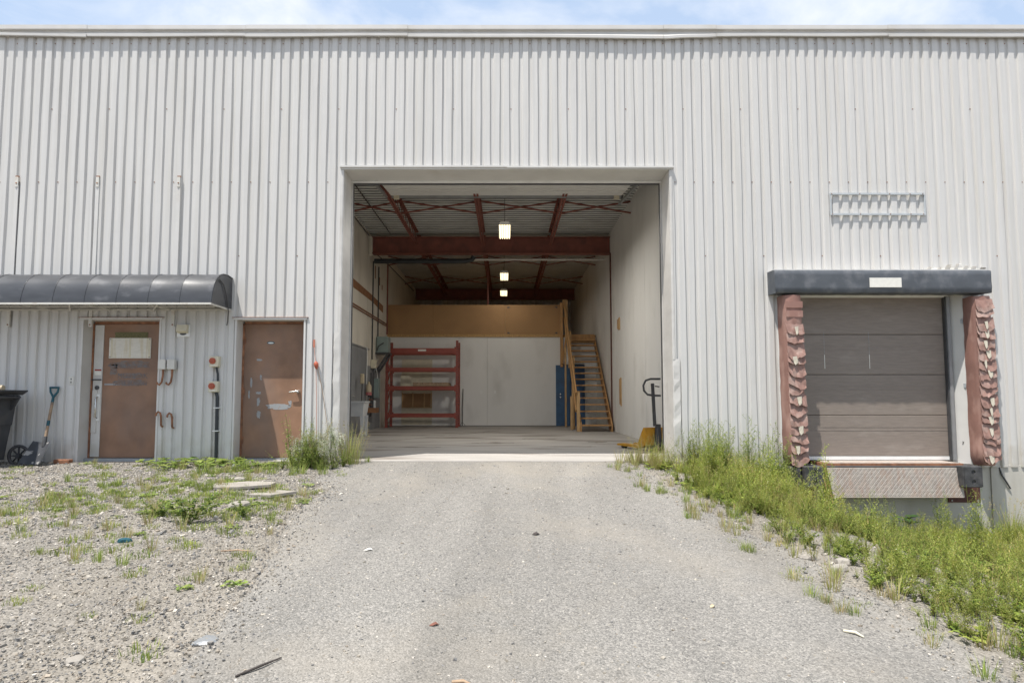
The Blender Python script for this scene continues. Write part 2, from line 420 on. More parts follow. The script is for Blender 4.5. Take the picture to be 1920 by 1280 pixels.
def np_mesh(name, V, Q, C, m, parent=None, smooth=False):
    """All-quad mesh from arrays with a per-point colour attribute 'col'."""
    me = bpy.data.meshes.new(name)
    V = np.asarray(V, np.float32); Q = np.asarray(Q, np.int32)
    me.vertices.add(len(V)); me.vertices.foreach_set('co', V.ravel())
    me.loops.add(Q.size); me.loops.foreach_set('vertex_index', Q.ravel())
    me.polygons.add(len(Q)); me.polygons.foreach_set('loop_start', np.arange(0, Q.size, 4, dtype=np.int32))
    me.polygons.foreach_set('use_smooth', np.full(len(Q), smooth))
    me.update(calc_edges=True); me.validate()
    at = me.attributes.new('col', 'FLOAT_COLOR', 'POINT')
    at.data.foreach_set('color', np.concatenate([np.asarray(C, np.float32), np.ones((len(V), 1), np.float32)], 1).ravel())
    me.materials.append(MATS[m])
    o = bpy.data.objects.new(name, me); COL.objects.link(o)
    if parent is not None: o.parent = parent
    return o

def text_mesh(name, body, size, loc, m, parent, rot=(R(90), 0, 0), align='LEFT', sx=1.0):
    cu = bpy.data.curves.new(name, 'FONT'); cu.body = body; cu.size = size; cu.align_x = align; cu.extrude = 0.0006
    to = bpy.data.objects.new(name + '_curve', cu); COL.objects.link(to)
    bpy.context.view_layer.update()
    me = bpy.data.meshes.new_from_object(to.evaluated_get(bpy.context.evaluated_depsgraph_get()))
    bpy.data.objects.remove(to)
    me.transform(Matrix.Diagonal((sx, 1, 1, 1)))
    me.materials.clear(); me.materials.append(MATS[m])
    o = bpy.data.objects.new(name, me); COL.objects.link(o); o.parent = parent
    o.location = Vector(loc) - world_off(parent); o.rotation_euler = rot
    return o

def sstep(a, b, x):
    t = np.clip((np.asarray(x, float) - a) / (b - a), 0, 1); return t * t * (3 - 2 * t)

# ------------------------------------------------------------------ terrain
def vnoise(x, y, seed=0):
    x = np.asarray(x, float); y = np.asarray(y, float); xi = np.floor(x).astype(int); yi = np.floor(y).astype(int)
    xf = x - xi; yf = y - yi; u = xf * xf * (3 - 2 * xf); v = yf * yf * (3 - 2 * yf)
    def h(a, b):
        n = (a * 374761393 + b * 668265263 + seed * 1442695041) & 0xffffffff
        n = ((n ^ (n >> 13)) * 1274126177) & 0xffffffff
        return ((n ^ (n >> 16)) & 0xffff) / 65535.0
    return (h(xi, yi) * (1 - u) + h(xi + 1, yi) * u) * (1 - v) + (h(xi, yi + 1) * (1 - u) + h(xi + 1, yi + 1) * u) * v

def edge_right(y): return 1.98 + 0.10 * np.clip(-np.asarray(y, float), 0, 12) + 0.22 * (vnoise(np.asarray(y, float) * 1.1, 3.3, 5) - .5)
def edge_left(y): return -2.50 + 0.11 * np.clip(-np.asarray(y, float), 0, 12) + 0.35 * (vnoise(np.asarray(y, float) * .9, 8.1, 6) - .5)

def gz(x, y):
    x = np.asarray(x, float); y = np.asarray(y, float)
    yy = np.clip(y, -11.0, 0.0)
    z = 0.063 * yy - 0.015
    e = x - (2.0 + 0.10 * np.clip(-y, 0, 12))
    z = z - 1.08 * (.40 + .60 * sstep(-5.5, -1.2, y)) * sstep(-.2, 3.9, e)
    z = z + 0.035 * (vnoise(x * .9, y * .9, 1) - .5) * sstep(-.1, -1.2, y) + 0.014 * (vnoise(x * 4, y * 4, 2) - .5) * sstep(0.1, -.5, y)
    z = z + 0.05 * sstep(-2.0, -4.5, x) * sstep(-.4, -2.0, y) * sstep(-7, -4, y)
    return np.where(y > 0.02, np.minimum(z, -0.12), z)

def axis(spec):
    out = []
    for a, b, st in spec: out += list(np.arange(a, b - 1e-6, st))
    return np.array(out + [spec[-1][1]])
xs = axis([(-400, -40, 60), (-40, -12, 2), (-12, 12, .12), (12, 40, 2), (40, 400, 60)])
ys = axis([(-400, -40, 60), (-40, -10, 1.5), (-10, 0.12, .11), (0.12, 40, 5), (40, 400, 60)])
XX, YY = np.meshgrid(xs, ys)
V = np.stack([XX, YY, gz(XX, YY)], -1).reshape(-1, 3)
nx = len(xs); ii = np.arange(len(ys) - 1)[:, None] * nx + np.arange(nx - 1)[None, :]
Q = np.stack([ii, ii + 1, ii + 1 + nx, ii + nx], -1).reshape(-1, 4)
ground = np_mesh('ground', V, Q, np.full((len(V), 3), .3), 'gravel_soil', smooth=True)
tag(ground, kind='structure')

# worn asphalt drive up to the opening, with ragged edges
dy = axis([(-40, -10, 1.0), (-10, -0.075, .09)]); us = np.linspace(0, 1, 46)
EL = edge_left(dy) + .10 * (vnoise(dy * 5, 1.5, 9) - .5); ER = edge_right(dy) - .12 + .12 * (vnoise(dy * 5, 4.5, 10) - .5)
near = sstep(-1.6, 0, dy); EL = EL * (1 - near) + np.maximum(EL, -2.45) * near; ER = ER * (1 - near) + np.minimum(ER, 2.4) * near
DX = EL[:, None] + (ER - EL)[:, None] * us[None, :]; DY = np.repeat(dy[:, None], len(us), 1)
DZ = gz(DX, DY) + 0.012 * np.minimum(1, np.minimum(us, 1 - us)[None, :] * 12) + 0.003
V = np.stack([DX, DY, DZ], -1).reshape(-1, 3); nx = len(us)
ii = np.arange(len(dy) - 1)[:, None] * nx + np.arange(nx - 1)[None, :]
Q = np.stack([ii, ii + 1, ii + 1 + nx, ii + nx], -1).reshape(-1, 4)
drive = np_mesh('driveway', V, Q, np.full((len(V), 3), .3), 'asphalt_worn', smooth=True)
tag(drive, kind='structure')

# ------------------------------------------------------------------ the warehouse
WH = thing('warehouse', (0, 0, 0), 'white ribbed metal warehouse with a tall open bay and a loading dock', 'building')
PITCH = 0.1525; GX = -0.25
OPEN = [(-2.55, 2.58, -1, 4.55), (-6.55, -5.37, -1, 2.17), (-4.17, -3.13, -1, 2.17), (4.56, 7.12, -1, 2.58)]
PROF = [(0.0, -.030), (.014, -.005), (.054, -.005), (.068, -.030), (PITCH, -.030)]
TOPZ = 6.74
def profile_points(x0, x1):
    k0 = math.floor((x0 - GX) / PITCH) - 1; pts = []
    k = k0
    while GX + k * PITCH < x1 + PITCH:
        for px, py in PROF[:-1]: pts.append((GX + k * PITCH + px, py))
        k += 1
    def yat(x):
        for (a, ya), (b, yb) in zip(pts, pts[1:]):
            if a <= x <= b: return ya + (yb - ya) * (x - a) / (b - a + 1e-9)
        return -.03
    cuts = [x0, x1] + [e for o in OPEN for e in o[:2] if x0 < e < x1]
    res = [p for p in pts if x0 < p[0] < x1] + [(c, yat(c)) for c in cuts]
    return sorted(res)
npan = 25; X0 = GX - 73 * PITCH + .03
for i in range(npan):
    a = X0 + i * 6 * PITCH; b = a + 6 * PITCH
    P = profile_points(a, b); mb = MB()
    lap = 0.0022 * (i % 2)
    ph = [random.uniform(0, 6.28) for _ in range(40)]
    for j in range(len(P) - 1):
        (xa, ya), (xb, yb) = P[j], P[j + 1]; xm = (xa + xb) / 2
        zlo = -0.16 if xm < 0 else -0.095
        zhi = TOPZ
        for o in OPEN:
            if o[0] < xm < o[1]: zlo = o[3]
        nseg = max(2, int((zhi - zlo) / .42))
        zs = [zlo + (zhi - zlo) * k / nseg for k in range(nseg + 1)]
        def wob(x, y, z):
            kk = math.floor((x - GX + 0.02) / PITCH); edge = any(abs(x - e) < 1e-5 for o in OPEN for e in o[:2])
            dx = 0 if edge else .0032 * math.sin(z * 1.9 + kk * 2.4) + .002 * math.sin(z * 4.7 + kk * 5.1)
            dy_ = (.003 * math.sin(z * 1.3 + x * 3.1) + .002 * math.sin(z * 3.3 + x * 9.0)) if y < -.02 else .001
            return (x + dx, y + dy_ - lap, z)
        vs = []
        for z in zs: vs += [wob(xa, ya, z), wob(xb, yb, z)]
        mb.add(vs, [(2 * k, 2 * k + 1, 2 * k + 3, 2 * k + 2) for k in range(nseg)])
    me_o = mb.build('siding_panel', 'siding', WH)
    me_o.data.polygons.foreach_set('use_smooth', [False] * len(me_o.data.polygons))

# screws in rows
mb = MB()
k = -71
for z, step, sh in ((5.55, 6, 1), (4.36, 2, 0), (3.18, 6, 3), (6.63, 2, 1)):
    for k in range(-71 + sh, 73, step):
        x = GX + k * PITCH + .031
        if any(o[0] - .03 < x < o[1] + .03 and z < o[3] for o in OPEN): continue
        if z < 3.3 and x < -4.2: continue
        mb.tube([(x, -.001, z), (x, -.010, z)], .0085, 6, True, False)
mb.build('screw', 'rust', WH, 'stuff')

# roof edge flashing: cap and lower strip in lengths, some bent
cuts = [-11.4, -9.8, -6.68, -4.15, -1.56, 2.52, 3.36, 6.1, 9.2, 11.4]
for i in range(len(cuts) - 1):
    a, b = cuts[i] + .002, cuts[i + 1] - .002; d = .004 * (i % 2)
    prof = [(-.085 - d, 6.83), (-.085 - d, 6.895 + d / 2), (.30, 6.91 + d / 2), (.30, 6.83)]
    MB().prism(prof, a, b).build('roof_cap', 'trim', WH)
    za = random.uniform(-.006, .006); zb = random.uniform(-.012, .012)
    if i == 1: za, zb = .075, -.012
    if i == 4: zb = -.03
    if i == 5: za = -.035; zb = -.004
    n = 8; mbf = MB(); vs = []
    for k in range(n + 1):
        tt = k / n; x = a + (b - a) * tt; dz = za + (zb - za) * tt + .004 * math.sin(tt * 7 + i)
        vs += [(x, -.036, 6.815), (x, -.050, 6.775 + dz * .4), (x, -.092 - d, 6.745 + dz), (x, -.090 - d, 6.705 + dz), (x, -.070, 6.700 + dz)]
    mbf.add(vs, [(5 * k + j, 5 * k + j + 1, 5 * k + 6 + j, 5 * k + 5 + j) for k in range(n) for j in range(4)])
    mbf.build('roof_flashing', 'trim', WH)
BX('fascia_board', 'trim', WH, -11.4, 11.4, -.034, .25, 6.74, 6.832)
BX('roof', 'grey_metal', WH, -11.35, 11.35, .02, 19.6, 5.96, 6.6)
for sx in (-1, 1):
    BX('end_wall', 'siding', WH, *((-11.4, -11.2) if sx < 0 else (11.2, 11.4)), .015, 19.6, -1.3, 6.62)
BX('back_wall', 'siding', WH, -11.2, 11.2, 19.4, 19.6, -1.3, 5.955)

# foundation
BX('foundation', 'concrete', WH, 2.62, 7.43, .008, .42, -1.9, -.07)
BX('foundation', 'concrete', WH, 7.434, 11.4, -.012, .42, -1.9, -.07)
BX('foundation', 'concrete', WH, -11.4, -2.62, .012, .40, -1.0, -.02)
BX('floor_slab', 'floor_concrete', WH, -4.2, 3.25, -.07, 19.4, -.6, 0.0)

for k, (x, y, w, h) in enumerate(((-.25, 3.7, .95, .42), (-1.9, 2.6, 1.5, .25), (1.25, 2.7, 1.1, .2), (.9, 5.0, 1.4, .3), (-2.2, 6.3, 1.6, .22), (-.6, 7.6, 1.2, .4), (2.0, 4.0, .5, .5))):
    r_ = random.Random(200 + k); p = [(x + math.cos(2 * PI * q / 26) * w / 2 * r_.uniform(.55, 1.1), y + math.sin(2 * PI * q / 26) * h / 2 * r_.uniform(.5, 1.15)) for q in range(26)]
    MB().prism(p, .0005, .0025, 'Z').build('oil_stain', 'oil_stain', WH)
MB().tube([(-3.6, 3.0, .001), (-2.4, 4.6, .001), (-1.0, 7.0, .001), (-.2, 8.6, .001)], .006, 5).build('floor_crack', 'oil_stain', WH)
# bay opening lining
BX('jamb', 'jamb_metal', WH, -2.60, -2.55, -.036, .45, -.04, 4.548)
BX('jamb', 'jamb_metal', WH, 2.58, 2.63, -.036, .45, -.04, 4.548)
BX('opening_header', 'trim', WH, -2.60, 2.63, -.05, .45, 4.551, 4.585)
for xa, xb, zz0, zz1 in ((-2.61, .02, .004, .006), (.021, 2.65, -.006, -.004)):
    BX('header_flashing', 'trim', WH, xa, xb, -.078, -.030, 4.575 + zz0, 4.60 + zz1)
def wavy_strip(name, x0, x1, z0, z1, amp, seed, m='jamb_metal'):
    rnd = random.Random(seed); mbw = MB(); n = 16; vs = []
    for k in range(n + 1):
        z = z0 + (z1 - z0) * k / n; w1 = rnd.uniform(-amp, amp); w2 = rnd.uniform(-amp, amp)
        vs += [(x0 + w1, -.031, z), (x0 + w1 * .5 + .012, -.043 + w2 * .5, z), (x1 - .012 + w2 * .4, -.043 + w1 * .4, z), (x1, -.036, z)]
    mbw.add(vs, [(4 * k + j, 4 * k + j + 1, 4 * k + 5 + j, 4 * k + 4 + j) for k in range(n) for j in range(3)])
    return mbw.build(name, m, WH)
wavy_strip('jamb_trim', -2.592, -2.552, 1.95, 4.548, .001, 1)
wavy_strip('jamb_trim', -2.66, -2.552, -.05, 1.97, .012, 2)
wavy_strip('jamb_trim', 2.582, 2.63, 1.55, 4.548, .002, 3)
wavy_strip('jamb_trim', 2.582, 2.70, -.10, 1.56, .014, 4)
for s_, x in ((-1, -2.545), (1, 2.575)):
    BX('door_stop', 'jamb_metal', WH, x - .012, x + .012, .46, .49, 0, 4.54)
    BX('door_guide', 'dark_steel', WH, x - .03 + s_ * .012, x + .03 + s_ * .012, .50, .56, 0, 4.9)
BX('door_stop', 'offwhite', WH, -2.55, 2.58, .455, .485, 4.515, 4.549)
BX('door_seal', 'dark_steel', WH, -2.6, 2.63, .49, .50, 4.49, 4.56)
# inner face of the front wall
BX('front_wall_lining', 'wall_old', WH, -4.2, -2.6, .43, .455, 0, 5.9)
BX('front_wall_lining', 'wall_old', WH, 2.63, 3.3, .43, .455, 0, 5.9)
BX('front_wall_lining', 'wall_old', WH, -2.6, 2.63, .43, .453, 4.602, 5.9)

# side walls of the bay
WL, WR = -4.05, 3.10
for y0, y1 in ((.456, 8.33), (8.375, 11.9), (11.93, 19.4)):
    BX('bay_wall', 'wall_old', WH, WL - .2, WL + (0.0 if y0 < 9 else -.004), y0, y1, 0, 5.93)
for y0, y1 in ((.456, 8.31), (8.36, 19.4)):
    BX('bay_wall', 'wall_white', WH, WR, WR + .2, y0, y1, 0, 5.93)
BX('wall_joint', 'red_oxide', WH, WL + .001, WL + .04, 11.2, 11.28, 3.1, 5.6)
BX('wall_joint', 'brown_plate', WH, WR - .035, WR - .001, 8.30, 8.38, 0, 5.2)
for k in range(6):
    y = 1.6 + k * 1.22
    BX('panel_batten', 'wall_white', WH, WR - .004, WR, y, y + .014, 0, 5.84)
BX('wall_dado', 'wall_grey', WH, WL, WL + .004, .46, 8.32, .0, 2.36)
BX('wall_dado', 'wall_grey', WH, WL, WL + .004, 8.38, 10.3, .0, 1.9)
BX('dado_rail', 'grey_metal', WH, WL, WL + .03, 3.0, 8.6, 2.36, 2.40)
# strips of old brown glue line on the left wall
prof = [(5.2, 3.90), (9.0, 3.86), (10.6, 3.74), (10.6, 3.98), (9.0, 4.06), (5.2, 4.16)]
MB().prism(prof, WL + .001, WL + .004).build('glue_stripe', 'brown_paint', WH)
for y, z, w, h in ((8.95, 3.70, .16, .24), (9.3, 4.65, .12, .4), (9.95, 4.55, .1, .26), (10.35, 4.48, .12, .16)):
    BX('glue_patch', 'brown_paint', WH, WL + .001, WL + .0035, y, y + w, z, z + h)

# ceiling: corrugated deck in sheets, beams, joists, bridging
DZK = 5.84
for k in range(18):
    y0 = .46 + k * 1.08; mbd = MB(); pts = []
    for j in range(6):
        yb = y0 + j * .18
        pts += [(yb, DZK), (yb + .115, DZK), (yb + .125, DZK + .055), (yb + .170, DZK + .055)]
    pts.append((y0 + 1.08, DZK))
    vs = []
    for (y, z) in pts: vs += [(WL - .1, y, z), (WR + .1, y, z)]
    mbd.add(vs, [(2 * j, 2 * j + 1, 2 * j + 3, 2 * j + 2) for j in range(len(pts) - 1)])
    dk = mbd.build('roof_deck_sheet', 'deck_galv', WH); dk.data.materials.append(MATS['deck_recess_shade'])
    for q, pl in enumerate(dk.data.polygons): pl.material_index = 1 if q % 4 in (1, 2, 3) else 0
def ibeam(y, z0, z1, x0, x1, name='roof_beam'):
    mbb = MB(); fl = .02; w = .13
    mbb.box(x0, x1, y - .012, y + .012, z0 + fl, z1 - fl); mbb.box(x0, x1, y - w, y + w, z0, z0 + fl); mbb.box(x0, x1, y - w, y + w, z1 - fl, z1)
    return mbb.build(name, 'red_oxide', WH)
b1 = ibeam(8.5, 5.21, 5.71, WL + .1, WR - .005)
ibeam(17.9, 5.36, 5.82, WL, WR)
BX('bearing_pad', 'wall_old', WH, WL, WL + .1, 8.36, 8.64, 5.19, 5.72)
JX = (-2.62, -.66, 1.32)
for x in JX:
    for y0, y1 in ((.47, 8.36), (8.64, 17.75)):
        j = bpy.data.objects.new('roof_joist', None); COL.objects.link(j); j.parent = WH; j.location = (x, y0, 5.46)
        for zc in (5.46, 5.80):
            mbj = MB()
            for s_ in (-1, 1):
                mbj.box(x + s_ * .012 + (0 if s_ > 0 else -.045), x + s_ * .012 + (.045 if s_ > 0 else 0), y0, y1, zc - .004 + (.03 if zc > 5.6 else 0), zc + (.034 if zc > 5.6 else 0))
                mbj.box(x + s_ * .012 - .003, x + s_ * .012 + .003, y0, y1, zc, zc + .034 + (0 if zc < 5.6 else -.004))
            mbj.build('chord', 'red_oxide', j)
        mbj = MB(); y = y0; up = True
        while y < y1 - .3:
            mbj.tube([(x, y, 5.49 if up else 5.80), (x, y + .3, 5.80 if up else 5.49)], .0105, 5, False); y += .3; up = not up
        mbj.build('web', 'red_oxide', j)
ends = (WL,) + JX + (WR,)
for y in (5.35, 11.3, 14.8):
    for a, b in zip(ends, ends[1:]):
        la = .012 if a == WL else .03; lb = .012 if b == WR else .03
        MB().bar((a + la, y, 5.80), (b - lb, y, 5.50), .034, .034).build('bridging', 'red_oxide', WH)
        MB().bar((a + la, y + .04, 5.50), (b - lb, y + .04, 5.80), .034, .034).build('bridging', 'red_oxide', WH)
MB().tube([(WL + .1, 8.75, 5.06), (-1.2, 8.75, 5.06), (-1.02, 8.75, 5.10), (-.96, 8.75, 5.20)], .075, 12).build('drain_pipe', 'black_pipe', WH)
MB().tube([(-.95, 8.80, 5.12), (3.0, 8.80, 5.12)], .035, 8).build('ceiling_pipe', 'steel_white', WH)
for pts in ([(WL + .03, 5.2, 5.78), (WL + .03, 8.3, 5.72)], [(-3.45, .6, 5.80), (-3.4, 8.3, 5.78)], [(WL + .02, 8.8, 5.4), (WL + .04, 11.5, 5.5), (WL + .04, 17, 5.6)]):
    MB().tube(pts, .016, 6).build('ceiling_conduit', 'dark_steel', WH)
MB().tube([(-.62, 11.75, 5.8), (-.62, 11.75, 3.12)], .028, 8).build('steel_post', 'red_oxide', WH)
# wall conduits
for z in (3.44, 3.37):
    MB().tube([(WL + .025, 6.2, z), (WL + .025, 11.3, z)], .018, 6).build('conduit', 'rust', WH)
MB().tube([(WL + .03, 6.32, 3.5), (WL + .03, 6.32, .0)], .032, 8).build('conduit', 'rust', WH)
for y, z0 in ((8.95, 2.0), (9.75, 2.75)):
    MB().tube([(WL + .025, y, 5.1), (WL + .025, y, z0)], .02, 6).build('conduit', 'dark_steel', WH)
MB().tube([(WL + .03, 8.2, 2.42), (WL + .03, 8.25, 2.35), (WL + .03, 8.25, 1.35)], .014, 6).build('conduit', 'offwhite', WH)
# scraps of timber on the right wall
for y, z0, z1, w in ((7.0, 2.80, 3.13, .20), (6.9, .74, 1.50, .10)):
    o = BX('wall_batten', 'wood_pale', WH, WR - .022, WR, y, y + w, z0, z1)
    BX('wall_batten', 'wood', WH, WR - .030, WR - .002, y + w + .02, y + w + .1, z0 + .04, z1 - .03)

# raised sectional door lying under the roof on its tracks
od = bpy.data.objects.new('raised_door', None); COL.objects.link(od); od.parent = WH; od.location = (0, .6, 5.3)
y = .75
for k in range(6):
    z = 5.02 + .115 * y
    Mx = Matrix.Translation((0, y, z)) @ Matrix.Rotation(math.atan(.115), 4, 'X')
    mbs = MB(); mbs.box(-2.56, 2.6, 0.003, .535, 0, .045, M=Mx); mbs.box(-2.56, 2.6, .02, .045, -.012, 0, M=Mx); mbs.box(-2.56, 2.6, .26, .285, -.010, 0, M=Mx)
    mbs.build('door_section', 'offwhite', od); y += .54
Mx = Matrix.Translation((0, y, 5.02 + .115 * y)) @ Matrix.Rotation(math.atan(.115), 4, 'X')
MB().box(-2.56, 2.6, 0, .03, -.05, .05, M=Mx).build('bottom_bar', 'grey_metal', od)
for x in (-2.45, 2.49):
    MB().box(x - .06, x + .06, y - .02, y + .05, 5.40, 5.52, bev=.008).build('bumper_block', 'cream', od)
for x in (-2.68, 2.72):
    MB().bar((x, .6, 5.08), (x, 4.9, 5.58), .06, .05).build('track', 'grey_metal', od)
    MB().bar((x + .03, 4.7, 5.56), (x + .03, 4.7, 5.83), .03, .03).build('track_hanger', 'dark_steel', od)

# ------------------------------------------------------------------ mezzanine and partition (part of the building)
PY = 11.4
BX('partition_panel', 'wall_white', WH, WL, -2.62, PY + .002, PY + .1, .02, 3.02)
BX('partition_panel', 'wall_white', WH, -2.615, -.62, PY, PY + .1, .02, 3.02)
BX('partition_panel', 'wall_white', WH, -.615, 1.86, PY + .002, PY + .1, .02, 3.02)
BX('partition_panel', 'wall_white', WH, 2.68, WR, PY + .03, PY + .12, .0, 3.02)
BX('partition_panel', 'wall_white', WH, 1.862, 2.678, PY + .03, PY + .12, 2.1, 3.02)
BX('base_gap', 'dark_steel', WH, WL, 1.72, PY + .012, PY + .09, .0, .022)
BX('mezzanine_edge', 'osb', WH, WL, 1.90, PY - .02, PY + .1, 3.022, 3.12)
BX('mezzanine_floor', 'osb', WH, WL, WR, PY + .103, 19.3, 3.03, 3.11)
for a, b, d in ((WL + .005, -2.47, 0), (-2.466, -.02, .004), (-.016, .0, .01), (.002, 1.86, .006)):
    BX('guard_panel', 'hardboard', WH, a, b, PY - .012 - d, PY + .02, 3.122, 4.135 - d)
for x, z in ((.06, 4.05), (1.77, 4.05), (.06, 3.17), (1.77, 3.17)):
    MB().prism([(x, z - .04), (x + (.1 if x < 1 else -.1), z), (x, z + .03)], PY - .03, PY - .019, 'Y').build('strap_hinge', 'dark_steel', WH)
# rough patch of brown board and boxed recess behind the rack
BX('patch_board', 'wall_old', WH, -3.54, -2.5, PY - .006, PY, .04, 2.26).data.materials[0] = MATS['cream']
BX('recess_back', 'hardboard', WH, -3.50, -2.55, PY - .010, PY - .006, .64, 1.10)
for x in (-3.52, -3.17, -2.78, -2.54):
    BX('recess_frame', 'wood_pale', WH, x, x + .035, PY - .035, PY - .006, .64, 1.12)
BX('recess_frame', 'wood_pale', WH, -3.53, -2.5, PY - .034, PY - .007, .61, .638)
bd = bpy.data.objects.new('blue_door', None); COL.objects.link(bd); bd.parent = WH; bd.location = (2.2, PY, 0)
BX('door_leaf', 'blue_door', bd, 1.76, 2.64, PY - .03, PY + .02, .01, 2.01)
for a in ((1.71, 1.758, 0, 2.06), (2.642, 2.69, 0, 2.06), (1.71, 2.69, 2.012, 2.062)):
    BX('door_frame', 'blue_door', bd, a[0], a[1], PY - .045 - (.003 if a[2] > 1 else 0), PY + .02, a[2], a[3])
MB().tube([(1.86, PY - .03, .98), (1.86, PY - .08, .98)], .026, 10).build('handle', 'chrome', bd)
MB().tube([(1.86, PY - .03, 1.08), (1.86, PY - .045, 1.08)], .024, 10).build('lock', 'chrome', bd)
for x in (-.83, -.36):
    BX('wall_socket', 'offwhite', WH, x - .035, x + .035, PY - .008, PY + .001, 1.09, 1.20)
# corrugated lining at the back of the mezzanine
mbk = MB(); vs = []; x = WL
while x < WR:
    vs += [(x, 19.39, 3.1), (x, 19.39, 5.9), (x + .03, 19.36, 3.1), (x + .03, 19.36, 5.9), (x + .19, 19.36, 3.1), (x + .19, 19.36, 5.9), (x + .22, 19.39, 3.1), (x + .22, 19.39, 5.9)]; x += .26
mbk.add(vs, [(2 * k, 2 * k + 1, 2 * k + 3, 2 * k + 2) for k in range(len(vs) // 2 - 1)])
mbk.build('back_lining', 'siding', WH)

# ------------------------------------------------------------------ personnel doors (parts of the building)
def blob(cx_, cz_, w, h, y, seed, n=22):
    r_ = random.Random(seed); p = []
    for k in range(n):
        a = 2 * PI * k / n; q = 1 + r_.uniform(-.28, .2); p.append((cx_ + math.copysign(abs(math.cos(a)) ** .6, math.cos(a)) * w / 2 * q, cz_ + math.copysign(abs(math.sin(a)) ** .6, math.sin(a)) * h / 2 * q))
    return MB().prism(p, y - .0012, y + .001, 'Y')
def pdoor(x0, x1, fx0, fx1, name):
    d = bpy.data.objects.new(name, None); COL.objects.link(d); d.parent = WH; d.location = ((fx0 + fx1) / 2, .2, 0)
    BX('frame', 'trim', d, fx0 - .028, fx0, -.040, .25, -.03, 2.168)
    BX('frame', 'trim', d, fx1, fx1 + .028, -.040, .25, -.03, 2.168)
    BX('frame', 'trim', d, fx0 - .05, fx1 + .05, -.052, .25, 2.169, 2.20)
    BX('drip_edge', 'rust', d, fx0 - .07, fx1 + .07, -.060, -.03, 2.201, 2.208)
    BX('inner_frame', 'rust', d, fx0 + .001, fx0 + .03, .185, .26, 0, 2.13)
    BX('inner_frame', 'rust', d, fx0 + .03, fx1 - .001, .186, .26, 2.13, 2.167)
    BX('sill', 'grey_metal', d, fx0, fx1, .10, .27, -.03, .022)
    BX('door_leaf', 'door_brown', d, x0, x1, .20, .245, .03, 2.125)
    return d
D1 = pdoor(-6.515, -5.375, -6.55, -5.37, 'personnel_door')
D2 = pdoor(-4.14, -3.135, -4.17, -3.13, 'personnel_door')
BX('latch_guard', 'jamb_metal', D1, -6.512, -6.372, .186, .199, .04, 2.11)
BX('latch_guard', 'jamb_metal', D1, -6.505, -6.43, .170, .186, .42, 1.08)
MB().tube([(-6.42, .19, .98), (-6.42, .13, .96), (-6.42, .13, .66), (-6.42, .19, .64)], .014, 8).build('pull_handle', 'chrome', D1)
BX('handle_plate', 'offwhite', D1, -6.44, -6.385, .172, .186, .60, 1.02)
MB().tube([(-6.44, .186, 1.12), (-6.44, .168, 1.12)], .032, 12).build('lock', 'dark_steel', D1)
BX('lock_bar', 'dark_steel', D1, -6.53, -6.38, .172, .184, 1.235, 1.255)
BX('warning_label', 'paper', D1, -6.49, -6.385, .1825, .186, 1.32, 1.41)
BX('warning_label', 'red_label', D1, -6.49, -6.385, .1815, .1825, 1.385, 1.41)
nb_ = BX('notice_board', 'notice', D1, -6.28, -5.62, .186, .198, 1.585, 1.905)
tag(nb_, 'weathered white board screwed over the door window')
for x in (-6.255, -5.965, -5.66):
    BX('tape', 'cream', nb_, x, x + .03, .1835, .186, 1.595, 1.895)
for x in (-6.26, -5.64):
    for z in (1.605, 1.885): MB().tube([(x, .186, z), (x, .181, z)], .008, 6).build('screw', 'dark_steel', nb_)
BX('wire_glass', 'green_mesh', D1, -6.2, -5.68, .194, .1995, 1.88, 2.00)
BX('scraped_band', 'scraped_paint', D1, -6.34, -6.10, .1985, .1998, 1.16, 1.185)
for i, (cx_, cz_, w, h) in enumerate(((-5.93, 1.48, .62, .12), (-5.92, 1.31, .42, .09), (-5.94, 1.20, .52, .10), (-6.2, 1.42, .12, .2))):
    blob(cx_, cz_, w, h, .1993, 60 + i, 30).build('scrubbed_patch', 'scrubbed', D1)
text_mesh('lettering', '4 Southerlock', .115, (-6.30, .1985, 1.435), 'faded_print', D1, sx=1.02)
text_mesh('lettering', 'MELAMAK', .115, (-6.14, .1985, 1.27), 'faded_print', D1, sx=.92)
text_mesh('lettering', 'DISTRIBUTION', .095, (-6.20, .1985, 1.155), 'faded_print', D1, sx=.84)
# second door
for z in (.30, 1.06, 1.86):
    MB().tube([(-4.132, .196, z - .055), (-4.132, .196, z + .055)], .013, 8).build('hinge', 'rust', D2)
MB().tube([(-3.27, .20, 1.06), (-3.27, .15, 1.06)], [.032, .018], 12).build('lock_rose', 'chrome', D2)
MB().tube([(-3.27, .155, 1.06), (-3.30, .145, 1.062), (-3.40, .147, 1.05)], [.016, .012, .009], 8).build('lever_handle', 'chrome', D2)
MB().prism([(-3.725 + .06 * math.cos(a), 1.83 + .022 * math.sin(a)) for a in np.linspace(0, 2 * PI, 20, endpoint=False)], .1975, .1998, 'Y').build('oval_sticker', 'teal_plastic', D2)
MB().prism([(-3.725 + .045 * math.cos(a), 1.828 + .012 * math.sin(a)) for a in np.linspace(0, 2 * PI, 16, endpoint=False)], .1965, .1975, 'Y').build('sticker_print', 'offwhite', D2)
for i, (cx_, cz_, w, h) in enumerate(((-3.585, .825, .36, .085), (-3.89, .70, .06, .11), (-3.90, .90, .05, .12), (-3.90, 1.04, .08, .04), (-3.90, 1.56, .10, .03), (-3.40, .87, .05, .09), (-4.02, 1.20, .03, .16), (-4.05, 1.02, .03, .13), (-3.87, 1.28, .03, .09))):
    blob(cx_, cz_, w, h, .1995, i).build('scraped_patch', 'scraped_paint', D2)

